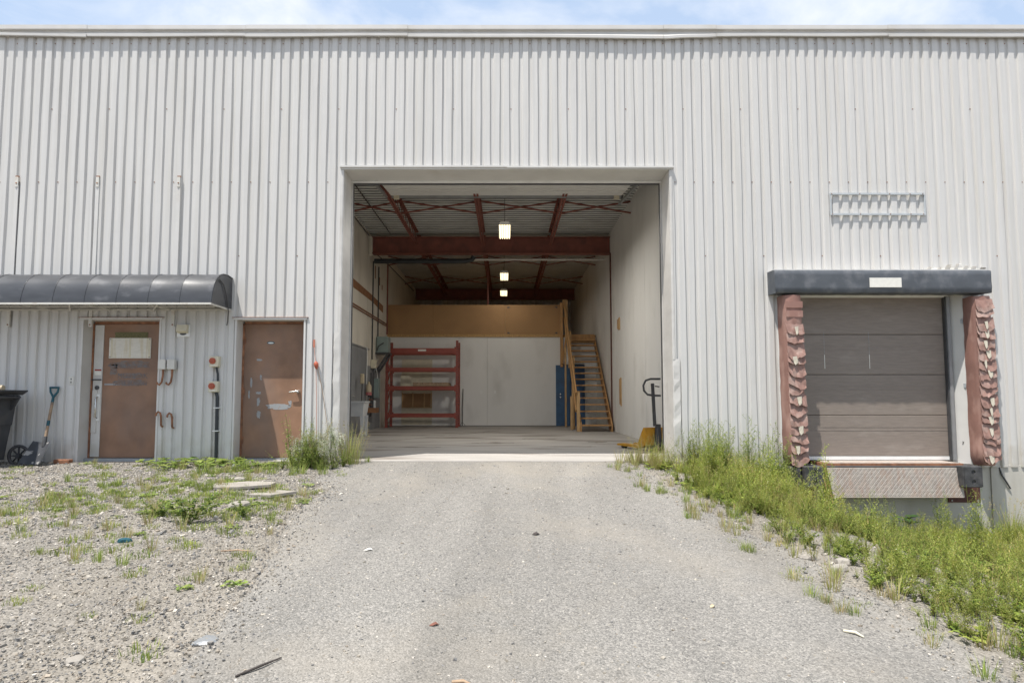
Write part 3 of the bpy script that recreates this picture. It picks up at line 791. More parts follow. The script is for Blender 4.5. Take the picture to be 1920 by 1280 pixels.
# ------------------------------------------------------------------ dock door in its recess
DK = bpy.data.objects.new('dock_door', None); COL.objects.link(DK); DK.parent = WH; DK.location = (5.8, .18, 0)
z = .055
for k in range(4):
    h = .635
    mbs = MB()
    mbs.box(4.60, 6.975, .18, .22, z + .003, z + h - .003, bev=.006)
    for zz_ in (z + h * .62, z + h * .70): mbs.box(4.602, 6.97, .177, .182, zz_, zz_ + .010)
    mbs.build('door_section', 'dock_door', DK); z += h
for x, z0, z1 in ((5.04, 1.42, 2.0), (5.75, 1.42, 2.0)):
    BX('scratch', 'paper', DK, x, x + .008, .1775, .1805, z0, z0 + .22)
    BX('scratch', 'scraped_paint', DK, x + .001, x + .006, .1775, .1805, z0 + .225, z1)
BX('bottom_seal', 'offwhite', DK, 4.6, 6.97, .165, .225, -.005, .05)
BX('door_track', 'grey_metal', DK, 6.955, 7.005, .10, .175, 0, 2.56)
BX('door_track', 'dark_steel', DK, 6.935, 6.954, .12, .178, 0, 2.56)
MB().prism([(7.118, -.03), (7.15, -.03), (7.15, .45), (7.005, .45), (7.005, .19)], -.05, 2.579, 'Z').build('dock_jamb', 'trim', WH)
BX('dock_jamb', 'trim', WH, 4.53, 4.562, -.03, .45, -.05, 2.579)
BX('dock_lintel', 'trim', WH, 4.53, 7.15, -.04, .45, 2.58, 2.62)
BX('dock_lintel', 'offwhite', WH, 4.57, 7.0, .12, .175, 2.545, 2.579)
text_mesh('jamb_number', '7', .07, (7.062, .065, .24), 'black_print', WH, rot=(R(90), 0, R(-63)))
for z in (1.15, 2.15):
    BX('jamb_clip', 'sign_frame', WH, 7.095, 7.118, -.02, .05, z - .035, z + .035)
# torn siding tabs above the dock canopy
rr = random.Random(4)
for k in range(7):
    x = 6.60 + k * .135 + rr.uniform(-.03, .03); z = 2.93; w = rr.uniform(.05, .1); h = rr.uniform(.03, .11); n = 6; vs = []
    for q in range(n + 1):
        a = q / n * rr.uniform(1.6, 2.2)
        vs += [(x, -.035 - h * .7 * (1 - math.cos(a)), z + h * math.sin(a) ), (x + w, -.035 - h * .6 * (1 - math.cos(a)), z + .01 + h * .9 * math.sin(a))]
    MB().add(vs, [(2 * q, 2 * q + 1, 2 * q + 3, 2 * q + 2) for q in range(n)]).build('torn_tab', 'trim', WH)
blob(7.0, 2.955, .95, .06, -.034, 31, 40).build('torn_edge', 'paper', WH)

# ------------------------------------------------------------------ dock seal: header canopy and padded sides
DS = thing('dock_seal', (5.8, -.1, 0), 'dark grey padded canopy and worn red-brown side pads round the dock door', 'dock seal')
mbh = MB(); n = 44
hp = [(-.034, 2.555), (-.275, 2.545), (-.288, 2.555), (-.292, 2.64), (-.290, 2.73), (-.292, 2.82), (-.288, 2.885), (-.270, 2.897), (-.034, 2.91)]
vs = []; hr = random.Random(8)
for k in range(n + 1):
    x = 4.09 + (7.37 - 4.09) * k / n
    for (y, z) in hp: vs.append((x + hr.uniform(-.008, .008), y + hr.uniform(-.005, .005) * (y < -.1), z + hr.uniform(-.004, .004)))
m_ = len(hp)
mbh.add(vs, [(k * m_ + j, k * m_ + j + 1, (k + 1) * m_ + j + 1, (k + 1) * m_ + j) for k in range(n) for j in range(m_ - 1)], True)
mbh.add(vs[:m_], [tuple(range(m_))]); mbh.add(vs[-m_:], [tuple(range(m_))])
hd = mbh.build('header_pad', 'header_vinyl', DS)
BX('label_plate', 'paper', hd, 5.52, 6.0, -.303, -.292, 2.63, 2.775)
BX('header_flashing', 'trim', DS, 4.10, 7.36, -.20, -.032, 2.912, 2.924)
def side_pad(x0, x1, z0, z1, start, nple, seed, tilt):
    r_ = random.Random(seed); mbp = MB(); n = 22; vs = []
    prof = [(x0, -.035), (x0, -.22), (x0 + .03, -.262), (x0 + (x1 - x0) * .5, -.275), (x1 - .03, -.262), (x1, -.22), (x1, -.035)]
    k_ = len(prof)
    for i in range(n + 1):
        t_ = i / n; z = z0 + (z1 - z0) * t_; e = min(1, t_ / .04 + .66)
        cx_ = (x0 + x1) / 2
        for (x, y) in prof:
            vs.append((cx_ + (x - cx_) * e + tilt * (t_ - .5) + r_.uniform(-.006, .006), -.035 + (y + .035) * (e * .3 + .7) + r_.uniform(-.007, .007) * (y < -.1), z + r_.uniform(-.01, .01)))
    mbp.add(vs, [(i * k_ + j, i * k_ + j + 1, (i + 1) * k_ + j + 1, (i + 1) * k_ + j) for i in range(n) for j in range(k_ - 1)], True)
    mbp.add(vs[:k_], [tuple(range(k_))]); mbp.add(vs[-k_:], [tuple(range(k_))])
    pad = mbp.build('side_pad', 'pad_vinyl', DS)
    step = (start - z0 - .05) / nple
    for i in range(nple):
        zt = start - i * step; t_ = (zt - z0) / (z1 - z0); ox = tilt * (t_ - .5)
        w = (x1 - x0); drop = step * r_.uniform(.85, 1.45); nn = 8; vs = []
        vee = r_.uniform(.005, .075); xc = r_.uniform(-.2, .2); skew = r_.uniform(-.035, .035)
        for q in range(nn + 1):
            u = q / nn; x = x0 + .012 + (w - .02) * u + ox
            v_ = vee * (1 - min(1, abs(u - .5 - xc) * 2.1)) + skew * (u - .5) * 2 + r_.uniform(-.014, .014)
            vs += [(x, -.272 - .006 * r_.random(), zt + r_.uniform(-.006, .006) - .4 * v_),
                   (x, -.288 - .016 * r_.random(), zt - drop * .55 - v_ * .8),
                   (x + r_.uniform(-.008, .008), -.300 - .030 * r_.random() ** 2, zt - drop - v_ + .02 * (u in (0, 1)))]
        MB().add(vs, [(3 * q + j, 3 * q + 3 + j, 3 * q + 4 + j, 3 * q + 1 + j) for q in range(nn) for j in range(2)]).build('pleat', 'pad_pleat', pad)
        if r_.random() < .5:
            xx = x0 + w * r_.uniform(.26, .5) + ox; ww = w * r_.uniform(.14, .36); zz_ = zt - drop * .35
            yb = -.308
            MB().add([(xx, yb, zz_), (xx + ww, yb, zz_ + .01), (xx + ww * .9, yb - .014, zz_ - step * .62), (xx + ww * .35, yb - .022, zz_ - step * .86), (xx + .01, yb - .012, zz_ - step * .6)], [(0, 1, 2, 3, 4)]).build('torn_lining', 'pad_lining', pad)
    return pad
p1 = side_pad(4.235, 4.515, -.06, 2.52, 2.08, 14, 5, -.02)
tag(p1, 'red-brown left pad with torn pleats below a plain top')
p2 = side_pad(7.105, 7.385, -.05, 2.50, 2.46, 17, 9, .0)
tag(p2, 'red-brown right pad torn along its whole height')
for z in (2.18, 2.32):
    BX('band', 'pad_vinyl', p1, 4.25, 4.50, -.283, -.27, z, z + .10)

# ------------------------------------------------------------------ dock leveller and bumpers
LV = thing('dock_leveller', (5.95, -.2, -.6), 'rusty diamond plate dock leveller with its lip hanging below the door', 'dock leveller')
BX('platform', 'rust', LV, 4.76, 6.86, -.22, .16, -.085, -.02)
BX('platform_tread', 'diamond_plate', LV, 4.84, 6.80, -.21, .16, -.0195, -.012)
MB().add([(4.80, -.235, -.075), (6.80, -.235, -.075), (6.80, -.30, -.51), (4.86, -.30, -.51), (4.80, -.219, -.075), (6.80, -.219, -.075), (6.80, -.284, -.51), (4.86, -.284, -.51)],
         [(0, 1, 2, 3), (7, 6, 5, 4), (0, 4, 5, 1), (1, 5, 6, 2), (2, 6, 7, 3), (3, 7, 4, 0)]).build('lip_plate', 'diamond_plate', LV)
mbt = MB(); row = 0; zt = -.095
while zt > -.50:
    xt = 4.89 + (.0165 if row % 2 else 0)
    while xt < 6.78:
        yt = -.236 - (-.075 - zt) * .1494; sg = 1 if (row + int(round((xt - 4.89) / .0165))) % 4 < 2 else -1
        dx, dz = .0135, .0085 * sg
        mbt.add([(xt - dx, yt, zt - dz), (xt - .003, yt, zt + .005), (xt + dx, yt, zt + dz), (xt + .003, yt, zt - .005), (xt, yt - .006, zt)], [(0, 1, 4), (1, 2, 4), (2, 3, 4), (3, 0, 4)]); xt += .033
    zt -= .0185; row += 1
mbt.build('tread_stud', 'tread_metal', LV, 'stuff')
MB().tube([(4.79, -.225, -.066), (6.83, -.225, -.066)], .014, 8).build('hinge_rod', 'dark_steel', LV)
for x in (4.74, 4.79): MB().bar((x, -.2, -.1), (x + .08, -.24, -.60), .014, .03).build('lip_strut', 'wood_pale', LV)
BX('side_plate', 'rust', LV, 6.83, 6.86, -.21, .0, -.38, -.088)
BX('side_plate', 'rust', LV, 4.70, 4.73, -.21, .0, -.38, -.088)
def bumper(x0, x1, y0, z0, z1):
    mbb = MB(); xm = (x0 + x1) / 2
    mbb.box(x0, x1, y0 + .012, 0.006, z0, z1, bev=.012)
    zm_ = (z0 + z1) / 2
    for (a, b) in ((z0 + .012, zm_), (zm_, z1 - .012)):
        zc = (a + b) / 2; r = .032; n = 12; xa, xb = x0 + .012, x1 - .012
        ring = [(xm + r * math.cos(2 * PI * k / n + PI / n), zc + r * math.sin(2 * PI * k / n + PI / n)) for k in range(n)]
        sq = []
        for (px, pz) in ring:
            dx, dz = px - xm, pz - zc; s_ = min((xb - xm) / abs(dx) if dx else 9, (b - zc) / abs(dz) if dz else 9); sq.append((xm + dx * s_, zc + dz * s_))
        vs = [(p[0], y0, p[1]) for p in sq] + [(p[0], y0, p[1]) for p in ring] + [(p[0], y0 + .055, p[1]) for p in ring]
        mbb.add(vs, [(k, (k + 1) % n, n + (k + 1) % n, n + k) for k in range(n)] + [(n + k, n + (k + 1) % n, 2 * n + (k + 1) % n, 2 * n + k) for k in range(n)])
        for cxx, czz in ((xa, a), (xb, a), (xb, b), (xa, b)):
            cand = sorted(range(n), key=lambda k: (sq[k][0] - cxx) ** 2 + (sq[k][1] - czz) ** 2)[:2]
            mbb.add([(cxx, y0, czz), (sq[cand[0]][0], y0, sq[cand[0]][1]), (sq[cand[1]][0], y0, sq[cand[1]][1])], [(0, 1, 2)])
        mbb.add([(p[0], y0 + .055, p[1]) for p in ring], [tuple(range(n))])
    return mbb
for (x0, x1, lab) in ((4.41, 4.69, 'black rubber dock bumper by the leveller below the left pad'), (6.74, 7.03, 'black rubber dock bumper by the leveller below the right pad')):
    B = thing('dock_bumper', ((x0 + x1) / 2, -.1, -.63), lab, 'bumper', 'rubber bumpers at the dock')
    bumper(x0, x1, -.38, -.355, -.045).build('rubber_block', 'rubber', B)
    BX('back_plate', 'brown_plate', B, x0 + .02, x1 + (.02 if x0 < 5 else .22), -.012, .004, -.63, -.06)
    for x in (x0 + .06, x1 + (-.03 if x0 < 5 else .17)): MB().tube([(x + .01, -.012, -.60), (x + .01, -.022, -.60)], .012, 6).build('bolt', 'grey_metal', B)
B = thing('dock_bumper', (4.31, -.1, -.36), 'worn grey bumper block half hidden behind weeds under the left pad', 'bumper', 'rubber bumpers at the dock')
MB().box(4.22, 4.40, -.30, .004, -.36, -.06, bev=.02).build('rubber_block', 'rubber', B)
MB().tube([(7.56, -.01, -.10), (7.58, -.035, -.22), (7.64, -.04, -.32), (7.70, -.03, -.42)], .012, 6).build('cable_stub', 'dark_steel', WH)

# ------------------------------------------------------------------ barrel awning over the first door
AW = thing('awning', (-7, -.3, 2.3), 'long dark grey barrel awning over the left door', 'awning')
arc = [(-.034, 2.81), (-.20, 2.83), (-.36, 2.815), (-.47, 2.775), (-.57, 2.70), (-.635, 2.61), (-.675, 2.50), (-.70, 2.40), (-.705, 2.335)]
xe = -4.26; step = .46; k = 0; x = xe
ar = random.Random(3)
while x > -11.2:
    a, b = x - step, x; n = 6; vs = []
    for q in range(n + 1):
        t_ = q / n; sag = .006 * math.sin(PI * t_)
        for i, (y, z) in enumerate(arc):
            w = math.sin(PI * i / (len(arc) - 1)); vs.append((a + (b - a) * t_, y + sag * w, z - sag * w * .8))
    m_ = len(arc)
    MB().add(vs, [(q * m_ + j, q * m_ + j + 1, (q + 1) * m_ + j + 1, (q + 1) * m_ + j) for q in range(n) for j in range(m_ - 1)], True).build('canopy_gore', 'awning_vinyl', AW)
    MB().tube([(a, y - .001, z + .001) for (y, z) in arc], .0045, 5).build('seam', 'awning_vinyl', AW)
    x -= step
MB().add([(xe, y, z) for y, z in arc] + [(xe, -.034, 2.335)], [tuple(range(len(arc) + 1))]).build('end_panel', 'awning_vinyl', AW)
MB().tube([(xe + .004, y - .003, z + .003) for (y, z) in arc], .009, 6).build('end_piping', 'awning_vinyl', AW)
for y, z in ((-.69, 2.322), (-.06, 2.322)): BX('frame_rail', 'steel_white', AW, -11.1, xe + .002, y - .016, y + .016, z - .014, z + .012)
x = xe - .02; k = 0
while x > -11.1:
    BX('cross_rail', 'steel_white', AW, x - .012, x + .012, -.673, -.077, 2.31, 2.332); x -= .46 * 2; k += 1
BX('frame_rail', 'steel_white', AW, -11.1, -4.35, -.40, -.376, 2.308, 2.330)
for k, x in enumerate((-7.712, -6.44, -5.16)):
    MB().bar((x - .3, -.08, 2.30), (x + .1, -.66, 2.325), .02, .02).build('brace', 'steel_white', AW)
    BX('bracket', 'steel_white', AW, x - .024, x + .024, -.055, -.030, 2.06, 2.33)
    MB().tube([(x, -.056, 2.09), (x, -.062, 2.09)], .012, 8).build('bolt', 'rust', AW)
    xs_ = x + .01
    BX('support_strip', 'trim', AW, xs_ - .03, xs_ + .015, -.040, -.031, 2.78, 4.42)
    BX('support_strip', 'trim', AW, xs_ + .017, xs_ + .03, -.046, -.031, 2.78, 4.30)
    BX('anchor', 'steel_white', AW, xs_ - .022, xs_ + .026, -.052, -.041, 4.27, 4.43)
    BX('anchor_rust', 'rust', AW, xs_ - .026, xs_ + .030, -.044, -.030, 4.425, 4.45)
    MB().tube([(xs_, -.052, 4.33), (xs_, -.058, 4.33)], .012, 6).build('bolt', 'rust', AW)
MB().tube([(xe + .012, -.60, 2.68), (xe + .014, -.50, 2.72), (xe + .016, -.36, 2.66), (xe + .016, -.25, 2.5), (xe + .012, -.17, 2.28), (xe - .03, -.09, 2.14), (xe - .06, -.05, 2.08)], .008, 6).build('loose_cord', 'dark_steel', AW)

# ------------------------------------------------------------------ things on the facade
def facade_box(name, m, x0, x1, z0, z1, dep, label, cat, group=None, bev=.006, y=-.030):
    o = thing(name, ((x0 + x1) / 2, y, z0), label, cat, group)
    MB().box(x0, x1, y - dep, y, z0, z1, bev=bev).build('housing', m, o); return o
o = facade_box('vent_hood', 'offwhite', -5.09, -4.89, 1.90, 2.095, .02, 'small square white exhaust hood right of the left door', 'vent')
MB().prism([(-.055, 1.955), (-.12, 1.985), (-.10, 2.085), (-.052, 2.09)], -5.07, -4.91).build('hood', 'cream', o)
MB().prism([(-4.99 + .05 * math.cos(a), 1.957 - .03 * math.sin(a)) for a in np.linspace(0, PI, 12)], -.062, -.051, 'Y').build('outlet', 'dark_steel', o)
o = facade_box('wall_outlet', 'steel_white', -6.735, -6.66, 1.16, 1.29, .012, 'flat metal outlet plate on the wall left of the left door', 'outlet', bev=.003)
for z in (1.20, 1.25): BX('socket', 'dark_steel', o, -6.706, -6.69, -.0435, -.0415, z - .012, z + .012)
for x, lab in ((-5.275, 'grey box with a bent pipe below, nearest the left door'), (-5.135, 'grey box with a bent pipe below, second from the left door')):
    o = facade_box('junction_box', 'jamb_metal', x - .055, x + .055, 1.395, 1.545, .07, lab, 'junction box', 'pair of boxes by the left door')
    BX('cover', 'steel_white', o, x - .058, x + .052, -.108, -.100, 1.40, 1.55)
    pts = [(x + .0, -.06, 1.40), (x + .002, -.065, 1.30), (x - .008, -.075, 1.20), (x - .035, -.085, 1.16), (x - .065, -.09, 1.175), (x - .07, -.09, 1.20)]
    MB().tube(pts, .015, 8).build('bent_pipe', 'rust', o)
for x, z, lab in ((-5.27, .52, 'rusty hook-shaped pipe stub low on the wall, the higher one by the left door'), (-5.10, .50, 'rusty hook-shaped pipe stub low on the wall, the lower one by the ground leaves')):
    pts = [(x, -.03, z), (x, -.07, z + .02), (x, -.08, z + .16), (x - .012, -.085, z + .21), (x - .04, -.09, z + .23), (x - .066, -.09, z + .20), (x - .072, -.09, z + .165)]
    single(MB().tube(pts, .015, 8).build('pipe_hook', 'rust', None), lab, 'pipe', 'rusty pipe stubs')
SWT = []
for z0, lab in ((1.435, 'cream switch box with a red dial, the upper of two'), (1.05, 'cream switch box with a red dial, the lower of two above the black conduit')):
    x = -4.475
    o = facade_box('switch_box', 'cream', x - .07, x + .07, z0, z0 + .165, .085, lab, 'switch box', 'red dial switch boxes')
    MB().tube([(x - .015, -.115, z0 + .09), (x - .015, -.135, z0 + .09)], .048, 16).build('dial', 'red_knob', o)
    BX('dial_grip', 'red_knob', o, x - .055, x + .025, -.152, -.136, z0 + .080, z0 + .100)
    BX('label_strip', 'paper', o, x - .05, x + .03, -.1165, -.115, z0 + .015, z0 + .03)
CN = thing('conduit_run', (-4.43, -.05, -.05), 'black conduit running down the wall below the switch boxes', 'conduit')
MB().tube([(-4.46, -.055, 1.435), (-4.435, -.055, 1.33), (-4.43, -.055, 1.21)], .017, 8).build('conduit', 'black_pipe', CN)
MB().tube([(-4.455, -.055, 1.05), (-4.43, -.055, .98), (-4.425, -.055, .5), (-4.42, -.055, .03)], .026, 8).build('conduit', 'black_pipe', CN)
for z in (.45, .80): BX('clip', 'offwhite', CN, -4.475, -4.385, -.088, -.030, z, z + .014)
MB().tube([(-4.42, -.055, .03), (-4.42, -.055, -.08)], .012, 6).build('ground_rod', 'steel_white', CN)
# hanging cord and float by the bay
OC = thing('rope_with_float', (-2.92, -.06, 0), 'orange rope with a red float hanging beside the bay opening', 'rope')
BX('hook_tag', 'orange_cord', OC, -2.978, -2.950, -.046, -.034, 1.74, 1.86)
MB().tube([(-2.96, -.045, 1.74), (-2.94, -.06, 1.6), (-2.925, -.06, 1.5), (-2.90, -.06, .9), (-2.89, -.06, .15)], .004, 5).build('cord', 'orange_cord', OC)
MB().tube([(-2.925, -.07, 1.52), (-2.918, -.075, 1.49), (-2.912, -.075, 1.45), (-2.91, -.07, 1.40)], [.012, .036, .034, .012], 10).build('float', 'red_knob', OC)
MB().tube([(-2.90, -.06, 1.42), (-2.82, -.06, 1.1), (-2.72, -.07, .5)], .005, 5).build('cord', 'shaft_wood', OC)
# empty frame of a sign
SF = thing('sign_frame', (5.85, -.04, 3.82), 'empty thin metal sign frame high on the wall above the dock', 'sign frame')
for z, x0, x1 in ((4.14, 5.10, 6.575), (3.815, 5.10, 6.59)):
    BX('rail', 'sign_frame', SF, x0, x1, -.062, -.034, z, z + .030)
for x in (5.10, 6.575): BX('side', 'sign_frame', SF, x, x + .016, -.058, -.034, 3.846, 4.139)
for x in (5.12, 5.56, 6.03, 6.35, 6.55):
    for z in (4.155, 3.83): MB().tube([(x, -.062, z), (x, -.067, z)], .007, 6).build('screw', 'rust', SF)

# ------------------------------------------------------------------ wheeled bin, pipe on its lid, shovel, timber
BN = thing('wheeled_bin', (-7.6, -.52, -.05), 'dark grey wheeled bin at the left end of the wall', 'bin')
bx0, bx1, by0, by1 = -8.02, -7.34, -.80, -.26; zb = -.0
mbb = MB(); prof = []
for z, e in ((.05, .085), (.55, .04), (.56, .03), (.98, 0.0)):
    prof.append([(bx0 + e, by0 + e, z), (bx1 - e, by0 + e, z), (bx1 - e, by1 - e, z), (bx0 + e, by1 - e, z)])
vs = [p for r in prof for p in r]
mbb.add(vs, [(4 * i + j, 4 * i + (j + 1) % 4, 4 * i + 4 + (j + 1) % 4, 4 * i + 4 + j) for i in range(3) for j in range(4)] + [(3, 2, 1, 0)])
mbb.build('body', 'bin_plastic', BN)
BX('rim', 'bin_plastic', BN, bx0 - .02, bx1 + .03, by0 - .025, by1 + .025, .93, 1.0, bev=.01)
MB().prism([(bx0 - .03, 1.002), (bx1 + .05, 1.002), (bx1 + .13, 1.055), (bx1 + .13, 1.075), (bx1 + .02, 1.06), (bx0, 1.06)], by0 - .035, by1 + .035, 'Y').build('lid', 'bin_plastic', BN)
MB().tube([(bx1 + .09, by0 + .06, .97), (bx1 + .09, by1 - .06, .97)], .018, 8).build('handle', 'bin_plastic', BN)
for y in (by0 + .08, by1 - .11): MB().prism([(bx1 - .01, .78), (bx1 + .02, .78), (bx1 + .11, .96), (bx1 + .09, 1.0), (bx1 - .01, 1.0)], y, y + .03, 'Y').build('handle_rib', 'bin_plastic', BN)
for y, m1, m2 in ((by0 - .03, 'wheel_grey', 'wheel_grey'), (by1 + .0, 'rubber', 'rubber')):
    cxw, czw, r = bx1 + .05, .095, .165
    pts = [(cxw + r * .88 * math.cos(2 * PI * k / 20), y + .02, czw + r * .88 * math.sin(2 * PI * k / 20)) for k in range(21)]
    w = MB().tube(pts, .024, 8, False).build('wheel', m1, BN)
    mbs = MB(); mbs.tube([(cxw, y - .01, czw), (cxw, y + .05, czw)], .035, 12)
    for k in range(8):
        a = 2 * PI * k / 8; mbs.bar((cxw + .03 * math.cos(a), y + .02, czw + .03 * math.sin(a)), (cxw + .135 * math.cos(a), y + .02, czw + .135 * math.sin(a)), .016, .02, (0, 1, 0))
    mbs.build('spokes', m2, w)
single(MB().tube([(-7.71, -.5, 1.10), (-7.57, -.52, 1.095), (-7.36, -.50, 1.105)], [.045, .04, .042], 10).build('pipe_fitting', 'beige_plastic', None), 'short tan pipe piece lying on the bin lid', 'pipe')
SH = thing('shovel', (-6.98, -.28, -.02), 'scoop shovel with a teal grip leaning on the wall', 'shovel')
top = Vector((-6.93, -.07, 1.03)); mid = Vector((-6.93, -.20, .36))
d_ = (mid - top).normalized()
MB().tube([top - d_ * -.12, mid], [.019, .021], 8).build('shaft', 'shaft_wood', SH)
g0 = top + d_ * .14
MB().tube([g0, top + d_ * .06, top + Vector((-.055, 0, .02)), top + Vector((-.062, 0, .085))], [.02, .018, .014, .013], 8).build('grip_arm', 'teal_plastic', SH)
MB().tube([g0, top + d_ * .06, top + Vector((.055, 0, .02)), top + Vector((.066, 0, .085))], [.02, .018, .014, .013], 8).build('grip_arm', 'teal_plastic', SH)
MB().tube([top + Vector((-.068, 0, .088)), top + Vector((.072, 0, .088))], .015, 8).build('grip_bar', 'teal_plastic', SH)
MB().tube([mid - d_ * .02, mid + d_ * .13], [.024, .03], 8).build('socket', 'dark_steel', SH)
MB().tube([top + d_ * .42, top + d_ * .50], .0215, 8).build('sticker_band', 'teal_plastic', SH)
n, w_ = 8, 6; vs = []
for i in range(n + 1):
    t_ = i / n
    for j in range(w_ + 1):
        u = j / w_ * 2 - 1
        cx_ = -6.925 - .05 * t_; cy_ = -.205 - .19 * t_; cz_ = .30 - .31 * t_
        hw = .13 + .035 * t_
        vs.append((cx_ + u * hw + .02 * t_, cy_ - .075 * abs(u) ** 2.2 - .03 * math.sin(PI * t_) * 0, cz_ + .03 * u * u - .01))
MB().add(vs, [(i * (w_ + 1) + j, i * (w_ + 1) + j + 1, (i + 1) * (w_ + 1) + j + 1, (i + 1) * (w_ + 1) + j) for i in range(n) for j in range(w_)], True).build('blade', 'blade_steel', SH)
single(MB().box(-6.80, -6.56, -.20, -.11, -.03, .035, bev=.008).build('timber_offcut', 'rust', None), 'short brown timber offcut on the gravel beside the shovel', 'timber')

# ------------------------------------------------------------------ inside: lamps
def lamp(x, y, z, w, l, energy, lab):
    o = thing('hanging_lamp', (x, y, z), lab, 'lamp', 'lit strip lamps in a row under the roof')
    MB().prism([(x - w * .34, z + .07), (x + w * .34, z + .07), (x + w / 2, z), (x - w / 2, z)], y - l / 2, y + l / 2, 'Y').build('reflector', 'offwhite', o)
    nt = 5
    for k in range(nt):
        xx = x - w / 2 + w * (k + .5) / nt
        MB().tube([(xx, y - l / 2 + .02, z - .016), (xx, y + l / 2 - .02, z - .016)], .0135, 8).build('tube', 'tube_glow', o)
    for yy in (y - l * .35, y + l * .35): MB().tube([(x, yy, z + .07), (x, yy, 5.86)], .006, 5).build('chain', 'dark_steel', o)
    L = bpy.data.lights.new('lamp_light', 'AREA'); L.shape = 'RECTANGLE'; L.size = w; L.size_y = l; L.energy = energy; L.color = (1.0, .95, .87)
    lo = bpy.data.objects.new('lamp_light', L); COL.objects.link(lo); lo.parent = o; lo.location = (0, 0, -.04)
    return o
lamp(-.02, 4.5, 4.80, .27, 1.15, 110, 'lit strip lamp nearest the bay opening')
lamp(-.045, 10.3, 4.90, .27, 1.15, 11, 'lit strip lamp in the middle of the row')
lamp(-.07, 13.6, 4.92, .27, 1.15, 11, 'lit strip lamp farthest from the bay opening')

# ------------------------------------------------------------------ inside: pallet rack
RK = thing('pallet_rack', (-2.7, 10.6, 0), 'red steel pallet rack against the white partition', 'rack')
for x in (-3.86, -1.60):
    up = bpy.data.objects.new('upright_frame', None); COL.objects.link(up); up.parent = RK; up.location = (x + 2.7, 0, 0)
    for y in (10.25, 11.05):
        mbu = MB(); mbu.box(x - .004, x + .076, y - .035, y - .031, 0, 2.80); mbu.box(x - .004, x, y - .03, y + .035, 0, 2.80); mbu.box(x + .072, x + .076, y - .03, y + .035, 0, 2.80); mbu.box(x - .02, x + .095, y - .05, y + .05, 0.002, .01)
        pst = mbu.build('post', 'rack_red', up)
        mbu = MB()
        for k in range(34): mbu.box(x + .022, x + .036, y - .037, y - .035, .1 + k * .08, .13 + k * .08); mbu.box(x + .046, x + .058, y - .037, y - .035, .1 + k * .08, .13 + k * .08)
        tag(mbu.build('slot', 'dark_steel', pst), kind='stuff')
    z = .15; f_ = 1
    while z < 2.5:
        MB().bar((x + .036, 10.28, z), (x + .036, 11.02, z + .55 * 1), .025, .025).build('lacing', 'rack_red', up)
        MB().bar((x + .036, 10.28, z), (x + .036, 11.02, z), .025, .025).build('lacing', 'rack_red', up); z += .62
for z, h in ((2.38, .17), (1.81, .11), (1.20, .13), (.33, .11)):
    for y in (10.20, 11.02):
        bm_ = MB().box(-3.782, -1.602, y, y + .045, z, z + h, bev=.006).build('beam', 'rack_red', RK)
        for x in (-3.79, -1.65): BX('connector', 'rack_red', bm_, x, x + .055, y - .004, y, z - .04, z + h + .04)
BX('label_plate', 'paper', RK, -2.82, -2.56, 10.188, 10.192, 2.45, 2.51)
PL = thing('pallet', (-2.4, 10.6, 1.33), 'weathered wooden pallet lying flat on the rack', 'pallet')
for k in range(7): BX('deck_board', 'shaft_wood', PL, -2.97 + k * .168, -2.85 + k * .168, 10.16, 11.1, 1.425, 1.445)
for y in (10.17, 10.6, 11.02): BX('stringer', 'shaft_wood', PL, -2.97, -1.83, y, y + .05, 1.345, 1.424)
for y in (10.16, 10.55, 11.0): BX('bottom_board', 'shaft_wood', PL, -2.97, -1.83, y, y + .09, 1.331, 1.344)
bd_ = MB().prism([(-3.50, 1.335), (-3.14, 1.335), (-3.16, 1.62), (-3.24, 1.70), (-3.50, 1.70)], 10.95, 10.962, 'Y').build('board_offcut', 'cream', None)
single(bd_, 'pale board offcut with a curved corner standing on the rack', 'board')
WC = thing('floor_squeegee', (-1.5, 10.9, 0), 'thin dark pole standing beside the rack', 'pole')
MB().tube([(-1.44, 11.0, .02), (-1.44, 11.25, 1.25)], .014, 6).build('pole', 'dark_steel', WC)
MB().tube([(-1.52, 10.98, .02), (-1.44, 10.98, .16), (-1.33, 10.98, .02)], .008, 5).build('foot', 'dark_steel', WC)

# ------------------------------------------------------------------ inside: staircase
ST = thing('staircase', (2.55, 9.6, 0), 'open timber staircase climbing to the mezzanine by the right wall', 'staircase')
SX0, SX1 = 2.12, 3.04; SY0, SY1 = 8.0, 11.25; NR = 16; rise = 3.1 / NR; run = (SY1 - SY0) / (NR - 1)
for k in range(1, NR):
    y = SY0 + (k - 1) * run
    BX('tread', 'wood', ST, SX0 + .04, SX1 - .04, y - .02, y + .25, k * rise - .04, k * rise, bev=.004)
for x in (SX0, SX1 - .04):
    sl_ = rise / run
    MB().prism([(SY0 - .05, 0.0), (SY0 + .28, 0.0), (SY1 + .1, sl_ * (SY1 - SY0) - .10), (SY1 + .1, sl_ * (SY1 - SY0) + .17), (SY0 - .05, .20)], x, x + .038).build('stringer', 'wood', ST)
for k, (y, zt) in enumerate(((SY0 - .02, 1.12), (SY0 + 1.25, 2.2), (SY0 + 2.2, 3.1), (SY1, 4.28))):
    z0 = 0.0 if k == 0 else sl_ * (y - SY0) - .05
    if k == 1: z0 = 0
    BX('newel_post', 'wood_pale', ST, SX0 - .095, SX0 - .003, y, y + .085, z0, zt, bev=.006)
MB().bar((SX0 - .12, SY0 - .05, 1.06), (SX0 - .12, SY1 + .12, 4.22), .04, .14).build('handrail', 'wood', ST)
MB().bar((SX0 - .118, SY0, .58), (SX0 - .118, SY1 + .1, 3.68), .035, .09).build('mid_rail', 'wood', ST)
